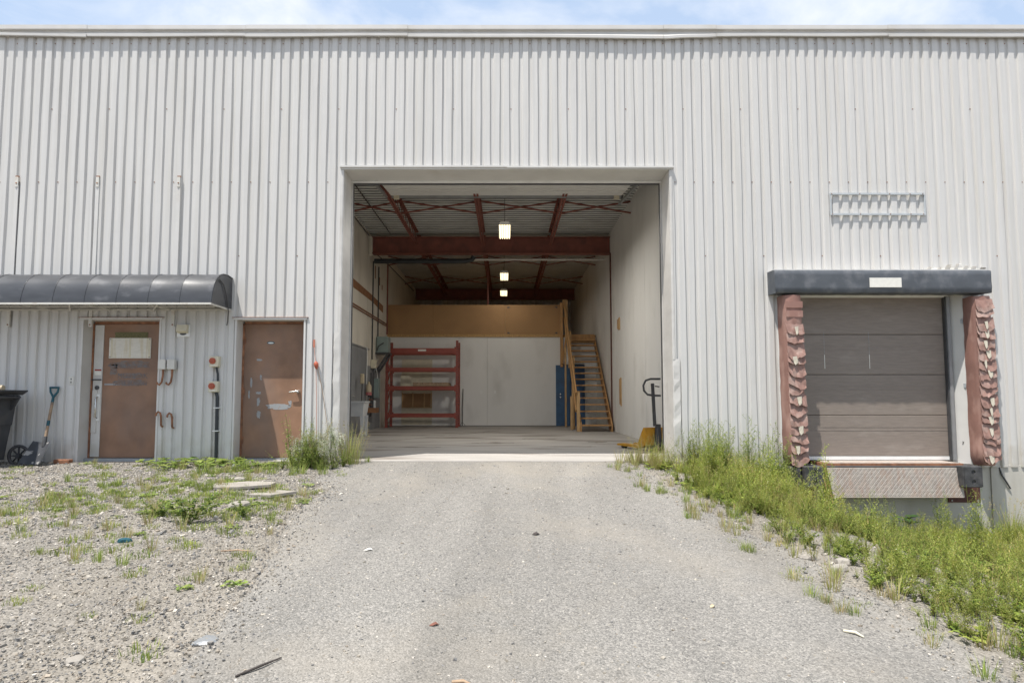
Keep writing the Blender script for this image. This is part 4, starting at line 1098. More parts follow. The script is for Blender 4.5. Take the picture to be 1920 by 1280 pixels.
for y, zt in ((SY0 + .9, 1.0), (SY0 + 2.6, 2.6)): BX('prop_post', 'wood_pale', ST, SX0 - .18, SX0 - .125, y, y + .05, 0, zt)
BX('landing_edge', 'wood', ST, SX0, SX1, SY1 + .12, SY1 + .18, 2.90, 3.115)
BX('landing_edge', 'wood_pale', ST, SX0, SX1, SY1 + .10, SY1 + .118, 2.82, 2.90)
BX('guard_post', 'wood', ST, 1.865, 1.955, PY - .10, PY - .02, 2.0, 4.20)
MB().bar((1.92, PY - .13, 2.1), (2.05, PY - .12, 2.95), .05, .09).build('diagonal_brace', 'wood', ST)
BX('rail_block', 'wood_pale', ST, 1.95, 2.09, PY - .08, PY - .02, 4.12, 4.30)

# ------------------------------------------------------------------ inside left: sink, transformer, boxes
SK = thing('laundry_sink', (-3.72, 5.9, 0), 'pale plastic laundry sink on legs just inside the bay', 'sink')
s0, s1, t0, t1 = -4.03, -3.47, 5.60, 6.16
vs = []
for z, e in ((.86, 0.0), (.50, .05)): vs += [(s0 + e, t0 + e, z), (s1 - e, t0 + e, z), (s1 - e, t1 - e, z), (s0 + e, t1 - e, z)]
for z, e in ((.86, .025), (.52, .07)): vs += [(s0 + e, t0 + e, z), (s1 - e, t0 + e, z), (s1 - e, t1 - e, z), (s0 + e, t1 - e, z)]
MB().add(vs, [(j, (j + 1) % 4, 4 + (j + 1) % 4, 4 + j) for j in range(4)] + [(8 + j, 8 + (j + 1) % 4, 12 + (j + 1) % 4, 12 + j) for j in range(4)] + [(j, (j + 1) % 4, 8 + (j + 1) % 4, 8 + j) for j in range(4)] + [(4, 5, 6, 7), (12, 13, 14, 15)]).build('basin', 'sink_plastic', SK)
mbr = MB()
for a in ((s0 - .012, s1 + .02, t0 - .02, t0 + .02), (s0 - .012, s1 + .02, t1 - .02, t1 + .02), (s0 - .012, s0 + .02, t0 + .021, t1 - .021), (s1 - .02, s1 + .02, t0 + .021, t1 - .021)): mbr.box(*a, .845, .872)
mbr.build('rim', 'sink_plastic', SK)
for x, y in ((s0 + .06, t0 + .06), (s1 - .06, t0 + .06), (s0 + .06, t1 - .06), (s1 - .06, t1 - .06)):
    MB().add([(x + sx * (.045 if z > .3 else .026), y + sy * (.045 if z > .3 else .026), z) for z in (.0, .52) for sx, sy in ((-1, -1), (1, -1), (1, 1), (-1, 1))],
             [(0, 1, 5, 4), (1, 2, 6, 5), (2, 3, 7, 6), (3, 0, 4, 7), (3, 2, 1, 0)]).build('leg', 'sink_plastic', SK)
MB().tube([(-3.95, 5.95, .87), (-3.95, 5.95, 1.0), (-3.86, 5.95, 1.03), (-3.80, 5.95, .98)], .014, 8).build('tap', 'chrome', SK)
BR = thing('brush', (-3.85, 6.95, .3), 'long handled brush standing upright behind the sink', 'brush')
MB().tube([(-3.86, 6.95, .05), (-3.85, 6.98, 1.35)], .014, 6).build('handle', 'dark_steel', BR)
MB().box(-3.90, -3.80, 6.93, 7.03, 1.33, 1.60, bev=.02).build('head', 'beige_plastic', BR)
BT = thing('hanging_bottle', (-3.9, 8.1, 1.0), 'pink and cream bottle hanging on the grey wall above the sink', 'bottle')
MB().tube([(-3.93, 8.15, 1.05), (-3.93, 8.15, 1.10), (-3.93, 8.15, 1.30), (-3.93, 8.15, 1.36), (-3.93, 8.15, 1.42)], [.075, .08, .078, .03, .028], 12).build('bottle', 'beige_plastic', BT)
MB().tube([(-3.93, 8.15, 1.03), (-3.93, 8.15, 1.12)], .086, 12).build('base', 'pink_bottle', BT)
TR = thing('transformer', (-3.85, 9.7, 2.3), 'grey-green transformer box on a wall bracket above the rack', 'transformer')
MB().box(-4.03, -3.66, 9.55, 9.95, 2.36, 2.86, bev=.015).build('case', 'transformer', TR)
MB().tube([(-3.99, 9.53, 2.42), (-3.95, 9.48, 2.55), (-3.80, 9.53, 2.66)], .018, 6).build('cable', 'dark_steel', TR)
BX('shelf', 'dark_steel', TR, -4.05, -3.62, 9.50, 10.0, 2.31, 2.355)
for y in (9.53, 9.94): MB().bar((-4.03, y, 1.75), (-3.68, y, 2.30), .06, .06).build('bracket', 'dark_steel', TR)
EB = thing('meter_box', (-3.96, 9.1, .8), 'tall blue-grey switch box on the left wall beside the rack', 'electrical box')
MB().box(-4.045, -3.88, 9.25, 9.5, .95, 1.55, bev=.01).build('case', 'transformer', EB)
MB().tube([(-3.95, 9.4, 1.55), (-3.97, 9.4, 1.75), (-4.0, 9.3, 1.9), (-3.95, 9.5, 2.1)], .018, 6).build('flex_conduit', 'chrome', EB)
MB().box(-4.045, -3.96, 9.2, 9.26, .60, .88, bev=.008).build('switch', 'offwhite', EB)
for y, z0, z1 in ((8.75, .4, 1.7), (9.05, .55, 1.9)): MB().tube([(-4.0, y, z0), (-4.0, y, z1)], .02, 6).build('pipe', 'dark_steel', EB)
FB = thing('fuse_box', (-3.98, 8.95, 1.85), 'small cream fuse box under the transformer', 'electrical box')
MB().box(-4.045, -3.90, 8.85, 9.05, 1.84, 2.10, bev=.01).build('case', 'cream', FB)
VM = thing('valve_set', (-3.95, 8.7, .75), 'dark water valves and pipes on the wall between sink and rack', 'valves')
for k, (y, z) in enumerate(((8.55, 1.02), (8.7, .9), (8.85, 1.0), (8.6, .75))):
    MB().tube([(-4.04, y, z), (-3.94, y, z)], .03, 8).build('valve', 'rust' if k % 2 else 'dark_steel', VM)
    MB().tube([(-3.95, y, z - .3), (-3.95, y, z + .18)], .012, 6).build('pipe', 'dark_steel', VM)
BX('crate', 'brown_paint', VM, -4.04, -3.78, 8.45, 8.85, .52, .66).name = 'shelf'

# pallet jack by the right jamb
PJ = thing('pallet_jack', (2.62, 1.55, 0), 'yellow pallet jack with a black handle by the right jamb', 'pallet jack')
for y in (1.42, 1.80):
    MB().prism([(1.75, .055), (1.80, .085), (2.35, .09), (2.42, .09), (2.42, .03), (2.35, .04), (1.8, .045)], y, y + .155, 'Y').build('fork', 'jack_yellow', PJ)
    MB().tube([(1.9, y + .03, .035), (1.9, y + .125, .035)], .035, 12).build('roller', 'dark_steel', PJ)
MB().prism([(2.42, .04), (2.42, .12), (2.53, .32), (2.60, .42), (2.66, .42), (2.66, .10)], 1.43, 1.945, 'Y').build('chassis', 'jack_yellow', PJ)
for y in (1.62, 1.72): MB().tube([(2.69, y, .10), (2.69, y + .06, .10)], .10, 18).build('steer_wheel', 'rubber', PJ)
MB().tube([(2.70, 1.68, .12), (2.70, 1.68, .48)], [.07, .05], 12).build('pump', 'dark_steel', PJ)
for ch in PJ.children: ch.data.transform(Matrix.Translation((.16, .20, 0)) @ Matrix.Rotation(R(-66), 4, 'Z') @ Matrix.Translation((-.08, -.13, 0)))
MB().bar((2.70, 1.66, .45), (2.655, 1.60, 1.22), .055, .04).build('handle_shaft', 'dark_steel', PJ)
lp = [(2.80, 1.60, 1.30), (2.62, 1.60, 1.30), (2.53, 1.60, 1.27), (2.49, 1.60, 1.18), (2.50, 1.60, 1.09), (2.56, 1.60, 1.02), (2.68, 1.60, 1.0), (2.80, 1.60, 1.0)]
MB().tube(lp, .019, 8).build('grip_loop', 'dark_steel', PJ)
MB().tube([(2.70, 1.60, 1.17), (2.78, 1.60, 1.16)], .012, 6).build('release_lever', 'dark_steel', PJ)

# ------------------------------------------------------------------ loose pieces on the ground
def zg(x, y): return float(gz(x, y))
def rock(name, x, y, sx, sy, sz, seed, m, lab, cat, group=None, sink=.5):
    r_ = random.Random(seed); bm = bmesh.new(); bmesh.ops.create_icosphere(bm, subdivisions=2, radius=1)
    for v in bm.verts:
        n_ = 1 + .16 * math.sin(v.co.x * 3 + seed) + .13 * math.sin(v.co.y * 4.2 + seed * 2) + r_.uniform(-.06, .06)
        v.co = Vector((v.co.x * sx * n_, v.co.y * sy * n_, max(-.7, min(.72, v.co.z * n_)) * sz))
    me = bpy.data.meshes.new(name); bm.to_mesh(me); bm.free(); me.materials.append(MATS[m])
    o = bpy.data.objects.new(name, me); COL.objects.link(o); o.location = (x, y, zg(x, y) + sz * (.7 - sink)); o.rotation_euler = (0, 0, r_.uniform(0, 6))
    return tag(o, lab, cat, group)
def slab(x, y, pts, th, rz, lab):
    th = .03
    o = MB().prism(pts, 0, th, 'Z').build('concrete_slab', 'slab_stone', None)
    o.location = (x, y, zg(x, y) + .004); o.rotation_euler = (R(2), R(-1.5), rz); return tag(o, lab, 'slab', 'broken concrete slabs in the gravel')
slab(-3.22, -2.0, [(-.38, -.16), (.05, -.2), (.40, -.12), (.42, .06), (.1, .2), (-.3, .18)], .045, .1, 'larger flat piece of broken concrete lying in the gravel')
slab(-2.70, -2.36, [(-.22, -.14), (.1, -.16), (.28, .08), (.0, .16), (-.16, .07)], .04, -.2, 'smaller flat piece of broken concrete nearer the drive')
rock('rock', -2.80, -2.98, .13, .09, .075, 1, 'slab_stone', 'pale rock in the gravel near the leafy weed', 'rock', 'loose rocks')
rock('rock', -2.26, -6.18, .06, .04, .03, 2, 'slab_stone', 'white rock at the lower left of the gravel', 'rock', 'loose rocks')
rock('rock', -1.68, -5.98, .07, .06, .018, 3, 'grey_metal', 'flat grey rock on the drive edge', 'rock', 'loose rocks')
rock('rock', 2.50, -4.80, .075, .06, .05, 4, 'slab_stone', 'pale block of rock at the right edge of the drive', 'rock', 'loose rocks')
rock('rock', 2.40, -4.50, .07, .06, .045, 5, 'slab_stone', 'broken pale rock at the weed edge, the farther one', 'rock', 'loose rocks')
rock('rock', 2.62, -4.62, .06, .05, .05, 6, 'slab_stone', 'pale rock among weeds, the outer one', 'rock', 'loose rocks')
rock('rock', -3.86, -.62, .085, .07, .07, 7, 'grey_metal', 'round grey stone among the ground leaves', 'rock', 'loose rocks')
rock('rock', -3.35, -1.70, .07, .06, .06, 8, 'slab_stone', 'brown stone above the broken concrete', 'rock', 'loose rocks')
rock('rag', -3.26, -4.15, .055, .035, .035, 12, 'teal_plastic', 'crumpled teal scrap on the gravel', 'litter')
def stick(x0, y0, x1, y1, r, m, lab):
    o = MB().tube([(x0, y0, zg(x0, y0) + .02), ((x0 + x1) / 2 + .01, (y0 + y1) / 2, zg((x0 + x1) / 2, (y0 + y1) / 2) + .03), (x1, y1, zg(x1, y1) + .022)], [r, r * 1.1, r * .6], 6).build('stick', m, None)
    return single(o, lab, 'stick', 'sticks and scraps on the ground')
stick(-1.33, -6.38, -1.17, -6.20, .006, 'stick_dark', 'dark twig at the bottom of the drive')
stick(-.26, -6.42, -.17, -6.44, .008, 'shaft_wood', 'short tan splinter at the bottom of the drive')
stick(1.93, -5.90, 2.0, -5.98, .008, 'cream', 'white splinter on the right of the drive')
stick(-2.30, -4.45, -2.05, -4.45, .006, 'shaft_wood', 'long tan stick on the left of the drive')
def flat(x, y, w, h, rz, m, lab):
    vs = [(-w, 0, .012), (-.3 * w, -h, .016), (.5 * w, -.7 * h, .022), (w, 0, .014), (.4 * w, h, .026), (-.4 * w, .8 * h, .02)]
    o = MB().add(vs + [(a, b, c - .004) for a, b, c in vs], [(0, 1, 2, 3, 4, 5), (11, 10, 9, 8, 7, 6)] + [(i, (i + 1) % 6, 6 + (i + 1) % 6, 6 + i) for i in range(6)]).build('fallen_leaf', m, None)
    o.location = (x, y, zg(x, y) + .008); o.rotation_euler = (0, 0, rz); return tag(o, lab, 'leaf', 'scraps lying on the drive')
flat(-.42, -5.80, .028, .014, .2, 'dry_leaf', 'dark red fallen leaf on the drive')
flat(-1.12, -4.40, .035, .018, .1, 'paper', 'pale scrap on the drive')
flat(1.30, -5.55, .022, .012, .5, 'beige_plastic', 'small tan leaf on the right of the drive')
flat(.27, -3.95, .035, .03, .3, 'stick_dark', 'dark round scrap in the middle of the drive')

# ------------------------------------------------------------------ gravel as stuff
CUBE = np.array([(x, y, z) for z in (-1, 1) for y in (-1, 1) for x in (-1, 1)], float)
CQ = np.array([(0, 2, 3, 1), (4, 5, 7, 6), (0, 1, 5, 4), (2, 6, 7, 3), (0, 4, 6, 2), (1, 3, 7, 5)])
def stones(P, S, tones, name, zfun):
    n = len(P); v = CUBE[None] * (1 + RNG.uniform(-.45, .25, (n, 8, 3))) * .58
    v[:, :4, :2] *= RNG.uniform(.6, 1.1, (n, 1, 1)); v[:, 4:, :2] *= RNG.uniform(.45, 1.0, (n, 1, 1))
    sc = S[:, None] * RNG.uniform(.6, 1.25, (n, 3)) * np.array([1, 1, .62]); v *= sc[:, None, :]
    a = RNG.uniform(0, 2 * PI, n); c, s = np.cos(a), np.sin(a)
    tl = RNG.normal(0, .35, n); ct, st = np.cos(tl), np.sin(tl)
    y_ = v[..., 1] * ct[:, None] - v[..., 2] * st[:, None]; z_ = v[..., 1] * st[:, None] + v[..., 2] * ct[:, None]
    x_ = v[..., 0]
    X = x_ * c[:, None] - y_ * s[:, None] + P[:, 0:1]; Y = x_ * s[:, None] + y_ * c[:, None] + P[:, 1:2]
    Z = z_ + zfun(P[:, 0], P[:, 1])[:, None] + (S * .16)[:, None]
    V = np.stack([X, Y, Z], -1).reshape(-1, 3)
    Q = (CQ[None] + (np.arange(n) * 8)[:, None, None]).reshape(-1, 4)
    t_ = np.array(tones)[RNG.integers(0, len(tones), n)] * RNG.uniform(.76, 1.22, (n, 1)) * np.array([1.0, .97, .915])
    C = np.repeat(t_, 8, 0)
    return np_mesh(name, V, Q, C, 'stone_mix')
tones = [(.33, .31, .28), (.28, .265, .245), (.235, .23, .225), (.40, .375, .335), (.30, .265, .225), (.17, .17, .174), (.46, .435, .405), (.26, .24, .21)]
n = 105000
x = RNG.uniform(-9.2, -.9, n); y = -RNG.uniform(.12, 6.9, n)
d = edge_left(y) + .1 - x; keep = (d > -1.5 * RNG.random(n) ** 2.2) & (x > -1.05 * (y + 9.5) - .6) & (RNG.random(n) < .6 + .4 * vnoise(x * .8, y * .8, 21))
x, y = x[keep], y[keep]
S = np.clip(RNG.lognormal(math.log(.0115), .45, len(x)), .006, .042) * np.where(y < -4, .78, 1.0)
tag(stones(np.stack([x, y], 1), S, tones, 'coarse_gravel', gz), 'coarse grey and tan gravel left of the drive', 'gravel', kind='stuff')
n = 34000
x = RNG.uniform(-2.6, 3.3, n); y = -RNG.uniform(.1, 7.0, n)
de = np.minimum(x - edge_left(y), edge_right(y) - x)
keep = (de > -.9) & (np.abs(x) < .95 * (y + 9.5)) & (RNG.random(n) < np.where(de < .45, .9, .20 + .32 * (vnoise(x * .7, y * .7, 22) > .55)))
x, y = x[keep], y[keep]
S = np.clip(RNG.lognormal(math.log(.0085), .35, len(x)), .004, .026)
tag(stones(np.stack([x, y], 1), S, tones + [(.30, .29, .275), (.17, .17, .174)], 'fine_gravel', lambda a, b: gz(a, b) + .012), 'fine loose chippings on the worn drive', 'gravel', kind='stuff')

# ------------------------------------------------------------------ plants
GREEN = [(.20, .27, .06), (.245, .305, .075), (.16, .235, .055), (.28, .33, .09)]
YELL = [(.33, .35, .10), (.38, .36, .14), (.28, .32, .09)]
DRY = [(.44, .37, .21), (.38, .29, .16), (.48, .41, .26)]
PALE = [(.56, .58, .46), (.62, .62, .53), (.50, .54, .38)]
DARKG = [(.05, .10, .03), (.06, .12, .035), (.075, .13, .04)]
class PB:
    def __init__(s): s.V = []; s.Q = []; s.C = []
    def quad(s, pts, c):
        k = len(s.V); s.V += [tuple(p) for p in pts]; s.Q.append((k, k + 1, k + 2, k + 3)); s.C += [c] * 4
    def leaf(s, base, d, w, c, droop=.2, fold=.15):
        d = Vector(d); L = d.length; base = Vector(base)
        if L < 1e-5: return
        sd = d.cross(Vector((0, 0, 1)));
        if sd.length < 1e-4: sd = Vector((1, 0, 0))
        sd = sd.normalized() * w; up = sd.cross(d).normalized()
        m = base + d * .45 + up * L * fold; tip = base + d - Vector((0, 0, droop * L))
        s.quad((base, m - sd, tip, m + sd), c)
    def blade(s, base, d, w, c, bend):
        base = Vector(base); d = Vector(d); sd = d.cross(Vector((0, 0, 1)))
        sd = (sd.normalized() if sd.length > 1e-4 else Vector((1, 0, 0))) * w
        b = Vector(bend); m = base + d * .55 + b * .3; tip = base + d + b
        s.quad((base - sd, base + sd, m + sd * .8, m - sd * .8), c); s.quad((m - sd * .8, m + sd * .8, tip + sd * .08, tip - sd * .08), c)
    def stem(s, pts, r, c):
        pts = [Vector(p) for p in pts]
        for i in range(len(pts) - 1):
            a, b = pts[i], pts[i + 1]; ra = r * (1 - .7 * i / len(pts)); rb = r * (1 - .7 * (i + 1) / len(pts))
            o = [Vector((math.cos(t), math.sin(t), 0)) for t in (0, 2.09, 4.19)]
            for j in range(3):
                s.quad((a + o[j] * ra, a + o[(j + 1) % 3] * ra, b + o[(j + 1) % 3] * rb, b + o[j] * rb), c)
    def arrays(s): return np.array(s.V, np.float32), np.array(s.Q, np.int32), np.array(s.C, np.float32)
def jc(r_, pal): c = r_.choice(pal); k = r_.uniform(.8, 1.25); return tuple(min(.8, x * k) for x in c)

def weed_tall(seed, h=.7, nst=4, flower=False, dens=26, spread=.12, pal=GREEN, lw=.011, ll=.07):
    r_ = random.Random(seed); p = PB()
    for s_ in range(nst):
        a = r_.uniform(0, 6.28); lean = r_.uniform(.05, spread * 1.6); hh = h * r_.uniform(.65, 1.05)
        b0 = Vector((0, 0, -.01)); pts = []
        for k in range(6):
            t_ = k / 5; pts.append(b0 + Vector((math.cos(a) * lean * t_ ** 1.4 + .012 * math.sin(k * 2 + s_), math.sin(a) * lean * t_ ** 1.4 + .012 * math.cos(k * 3 + s_), hh * t_)))
        sc = jc(r_, GREEN if r_.random() < .7 else DRY); p.stem(pts, .0035, sc)
        for k in range(dens):
            t_ = r_.uniform(.06, .98) ; i = min(4, int(t_ * 5)); q = pts[i].lerp(pts[i + 1], t_ * 5 - i); b = r_.uniform(0, 6.28)
            L = ll * (1.15 - .75 * t_) * r_.uniform(.6, 1.3)
            p.leaf(q, (math.cos(b) * L, math.sin(b) * L, L * r_.uniform(.1, .7)), lw * (1.1 - .6 * t_), jc(r_, pal if r_.random() < .88 else YELL), r_.uniform(0, .5))
        if flower:
            for k in range(46):
                t_ = r_.uniform(.62, 1.06); i = min(4, int(min(t_, .999) * 5)); q = pts[i].lerp(pts[i + 1], t_ * 5 - i); b = r_.uniform(0, 6.28); L = r_.uniform(.01, .07) * (1.25 - .5 * t_)
                e = q + Vector((math.cos(b) * L, math.sin(b) * L, L * .8)); w = r_.uniform(.010, .021)
                p.stem([q, e + Vector((w * .4, w * .2, w * .5))], .0012, sc)
                p.quad((e, e + Vector((w, 0, w * .3)), e + Vector((w, w * .5, w)), e + Vector((0, w * .4, w))), jc(r_, PALE))
    return p.arrays()
def weed_airy(seed, h=.95, pal=GREEN, nst=7, spread=.2):
    """Fine branching weed with many tiny leaves and seed heads."""
    r_ = random.Random(seed); p = PB()
    for s_ in range(nst):
        a = r_.uniform(0, 6.28); lean = r_.uniform(.02, spread); hh = h * r_.uniform(.55, 1.05); pts = []
        o = Vector((0, 0, -.01)); a = a
        for k in range(7):
            t_ = k / 6; pts.append(o + Vector((math.cos(a) * lean * t_, math.sin(a) * lean * t_, hh * t_)) + Vector((r_.uniform(-.008, .008), r_.uniform(-.008, .008), 0)))
        p.stem(pts, .0026, jc(r_, pal))
        for k in range(13):
            t_ = .18 + .8 * k / 13; i = min(5, int(t_ * 6)); q = pts[i].lerp(pts[i + 1], t_ * 6 - i); b = r_.uniform(0, 6.28); L = (.17 * (1.15 - t_)) * r_.uniform(.6, 1.2) + .02
            e = q + Vector((math.cos(b) * L * .75, math.sin(b) * L * .75, L)); p.stem([q, e], .0014, jc(r_, pal))
            for m_ in range(7):
                u = r_.uniform(.15, 1.05); c_ = q.lerp(e, u); bb = r_.uniform(0, 6.28); l_ = r_.uniform(.012, .034) * (1.2 - .5 * t_)
                p.leaf(c_, (math.cos(bb) * l_, math.sin(bb) * l_, l_ * r_.uniform(-.2, .8)), l_ * .24, jc(r_, pal if r_.random() < .75 else YELL + PALE[2:]), .1)
    return p.arrays()
def grass_tuft(seed, h=.16, n=46, spread=.10, pal=GREEN, heads=False):
    r_ = random.Random(seed); p = PB()
    for k in range(n):
        a = r_.uniform(0, 6.28); q = spread * math.sqrt(r_.random()) * .6; L = h * r_.uniform(.5, 1.1); b = a + r_.uniform(-.6, .6); ln = r_.uniform(.15, .7)
        base = (math.cos(a) * q, math.sin(a) * q, -.006)
        d = Vector((math.cos(b) * ln * L * .5, math.sin(b) * ln * L * .5, L))
        p.blade(base, d, r_.uniform(.0018, .0038), jc(r_, pal), (math.cos(b) * L * .25 * ln, math.sin(b) * L * .25 * ln, -L * .12 * ln))
        if heads and r_.random() < .6:
            tip = Vector(base) + d + Vector((math.cos(b) * L * .25 * ln, math.sin(b) * L * .25 * ln, -L * .12 * ln))
            for m_ in range(6):
                e = tip + Vector((r_.uniform(-.014, .014), r_.uniform(-.014, .014), r_.uniform(-.06, .02))); w = r_.uniform(.004, .008)
                p.quad((e, e + Vector((w, 0, w)), e + Vector((w * .3, w * .5, w * 2)), e + Vector((-w * .5, w * .3, w))), jc(r_, DRY + YELL[1:2]))
    return p.arrays()
def broadleaf(seed, r=.28, n=26, L=.13, pal=GREEN, h=.10):
    r_ = random.Random(seed); p = PB()
    for k in range(n):
        a = r_.uniform(0, 6.28); q = r * math.sqrt(r_.random()); b = r_.uniform(0, 6.28); l_ = L * r_.uniform(.5, 1.15); z = h * r_.uniform(.2, 1.0)
        base = Vector((math.cos(a) * q, math.sin(a) * q, z)); c = jc(r_, pal)
        p.stem([Vector((0, 0, -.005)), base * .5 + Vector((0, 0, z * .35)), base], .003, c)
        d = Vector((math.cos(b) * l_, math.sin(b) * l_, l_ * r_.uniform(-.1, .35))); sd = d.cross(Vector((0, 0, 1))).normalized() * l_ * .42
        m1 = base + d * .3; m2 = base + d * .72; up = Vector((0, 0, l_ * .10))
        p.quad((base, m1 - sd + up, m2 - sd * .8 + up, base + d * .5), c); p.quad((base, base + d * .5, m2 + sd * .8 + up, m1 + sd + up), tuple(x * 1.1 for x in c)); p.quad((base + d * .5, m2 - sd * .8 + up, base + d - up * .5, m2 + sd * .8 + up), c)
    return p.arrays()
def shrublet(seed, h=.36, pal=GREEN, n=9, spread=.42):
    r_ = random.Random(seed); p = PB()
    for s_ in range(n):
        a = r_.uniform(0, 6.28); ln = r_.uniform(.15, 1.0) * spread; hh = h * r_.uniform(.4, 1.05); pts = [Vector((math.cos(a) * ln * t_, math.sin(a) * ln * t_ * .8, hh * (t_ ** .8))) for t_ in (0, .25, .5, .75, 1)]
        p.stem(pts, .004, jc(r_, GREEN + DRY[1:2]))
        for k in range(32):
            t_ = r_.uniform(.15, 1); i = min(3, int(t_ * 4)); q = pts[i].lerp(pts[i + 1], t_ * 4 - i); b = r_.uniform(0, 6.28); L = r_.uniform(.025, .06)
            p.leaf(q, (math.cos(b) * L, math.sin(b) * L, L * r_.uniform(0, .9)), L * .27, jc(r_, pal), .2)
    return p.arrays()

PROTO = {}
def proto(key, arr): PROTO[key] = arr
for i in range(4):
    proto(('tall', i), weed_tall(10 + i, .72, 4)); proto(('tallf', i), weed_tall(20 + i, .70, 5, True, 20))
    proto(('airy', i), weed_airy(30 + i)); proto(('airyy', i), weed_airy(35 + i, .8, GREEN + YELL, 6))
    proto(('tuft', i), grass_tuft(40 + i, .17, 46, .11, GREEN + YELL[:1])); proto(('dryt', i), grass_tuft(50 + i, .22, 40, .10, YELL + DRY))
    proto(('straw', i), grass_tuft(60 + i, .62, 80, .15, YELL + DRY[:1] + GREEN[3:], True))
    proto(('broad', i), broadleaf(70 + i)); proto(('shrub', i), shrublet(80 + i, .27, GREEN + DARKG[2:], 11, .40)); proto(('bushy', i), weed_tall(90 + i, .5, 9, False, 40, .28, GREEN, .010, .055))
    proto(('moss', i), grass_tuft(95 + i, .055, 60, .16, GREEN + YELL))
proto(('dark', 0), broadleaf(99, .12, 14, .16, DARKG, .38))
MESHES = {}
def plant(key, x, y, s, rz, name, lab, cat, group=None, z=None):
    if key not in MESHES:
        o = np_mesh(name, *PROTO[key], 'leaf_mix'); MESHES[key] = o.data
    else:
        o = bpy.data.objects.new(name, MESHES[key]); COL.objects.link(o)
    o.location = (x, y, zg(x, y) if z is None else z); o.scale = (s, s, s); o.rotation_euler = (0, 0, rz)
    return tag(o, lab, cat, group)
rp = random.Random(77)
# weeds left of the bay
for i, (k, x, y, s, lab) in enumerate((
        (('tall', 0), -3.20, -.30, 1.12, 'tall leafy green weed at the right edge of the second door'),
        (('tall', 1), -2.98, -.22, 1.05, 'tall green weed under the hanging cord'),
        (('tallf', 0), -2.72, -.34, .92, 'bushy weed with pale flowers beside the bay jamb'),
        (('tallf', 1), -3.02, -.50, .72, 'pale flowering weed in front of the door edge'),
        (('tallf', 2), -2.50, -.30, .86, 'pale flowering weed at the left corner of the bay'),
        (('bushy', 0), -2.80, -.55, .82, 'dense dark green weed at the middle of the left clump'),
        (('bushy', 1), -3.15, -.75, .62, 'low green bushy weed before the second door'),
        (('straw', 0), -2.36, -.20, 1.0, 'straw yellow grass clump at the left corner of the bay'),
        (('straw', 1), -2.24, -.26, .80, 'shorter straw grass at the bay threshold'),
        (('bushy', 2), -2.62, -.72, .50, 'low bushy weed at the foot of the left clump'))):
    plant(k, x, y, s, rp.uniform(0, 6), 'weed_plant', lab, 'weed', 'weeds left of the bay')
clump = []
rc = random.Random(19)
for k in range(34):
    x = rc.gauss(-2.82, .26); y = -abs(rc.gauss(.42, .22)) - .08
    if not -3.4 < x < -2.2: continue
    key = rc.choice((('bushy', rc.randrange(4)), ('tallf', rc.randrange(4)), ('tallf', rc.randrange(4)), ('tall', rc.randrange(4)), ('airyy', rc.randrange(4)), ('bushy', rc.randrange(4))))
    clump.append((key, x, y, rc.uniform(.45, .9), rc.uniform(0, 6), rc.uniform(.8, 1.2)))
# ground leaves along the wall
LEAFLAB = ['broad-leaved plant nearest the left door sill', 'broad-leaved plant under the rusty pipe hooks', 'broad-leaved plant left of the black conduit foot',
           'broad-leaved plant right of the black conduit foot', 'broad-leaved plant at the hinge side of the second door', 'broad-leaved plant before the second door sill',
           'broad-leaved plant farthest out from the wall below the hooks', 'small broad-leaved plant before the middle of the second door']
for i, (x, y, s) in enumerate(((-5.2, -.28, .8), (-4.9, -.36, .9), (-4.6, -.30, 1.0), (-4.3, -.45, 1.0), (-4.0, -.34, .9), (-3.75, -.55, .7), (-4.75, -.6, .7), (-3.5, -.42, .6))):
    plant(('broad', i % 4), x, y, s, rp.uniform(0, 6), 'ground_leaf_plant', LEAFLAB[i], 'plant', 'broad leaves along the wall')
for i, (x, y, s, lab) in enumerate(((-2.98, -3.62, 1.05, 'leafy green shrublet alone in the gravel'), (-2.58, -3.40, .6, 'smaller shrublet right of the lone leafy one'), (-3.38, -3.38, .55, 'small shrublet left of the lone leafy one'))):
    plant(('shrub', i), x, y, s, rp.uniform(0, 6), 'shrublet', lab, 'shrub', 'shrublets in the gravel')
# weeds right of the bay
for i, (k, x, y, s, lab) in enumerate((
        (('airy', 0), 2.78, -.25, .95, 'airy fine-leaved weed at the right bay jamb'),
        (('airyy', 0), 2.45, -.40, .72, 'low airy weed before the right jamb'),
        (('straw', 2), 2.34, -.15, .8, 'straw grass at the right end of the threshold'),
        (('straw', 3), 2.08, -.12, .72, 'straw grass in front of the pallet jack'),
        (('airy', 1), 3.25, -.35, 1.08, 'tall airy weed against the siding right of the bay'),
        (('airy', 2), 3.62, -.30, 1.28, 'tallest airy weed against the siding'),
        (('airy', 3), 3.95, -.36, 1.30, 'airy weed left of the left dock pad'),
        (('airyy', 1), 4.18, -.40, 1.20, 'airy yellowish weed touching the left dock pad'),
        (('dark', 0), 5.75, -.55, 1.0, 'dark glossy leaved plant below the leveller'),
        (('airy', 1), 6.42, -.30, .85, 'upright fine weed below the right end of the lip'),
        (('airy', 2), 6.95, -.35, .80, 'fine weed below the right bumper plate'),
        (('straw', 1), 7.35, -.40, .95, 'pale dry grass stalk against the concrete wall'),
        (('airyy', 2), 5.05, -.55, .75, 'fine weed at the left end of the lip plate'),
        (('airyy', 3), 6.1, -.5, .62, 'small fine weed before the concrete below the lip'))):
    plant(k, x, y, s, rp.uniform(0, 6), 'weed_plant', lab, 'weed', 'weeds right of the bay')
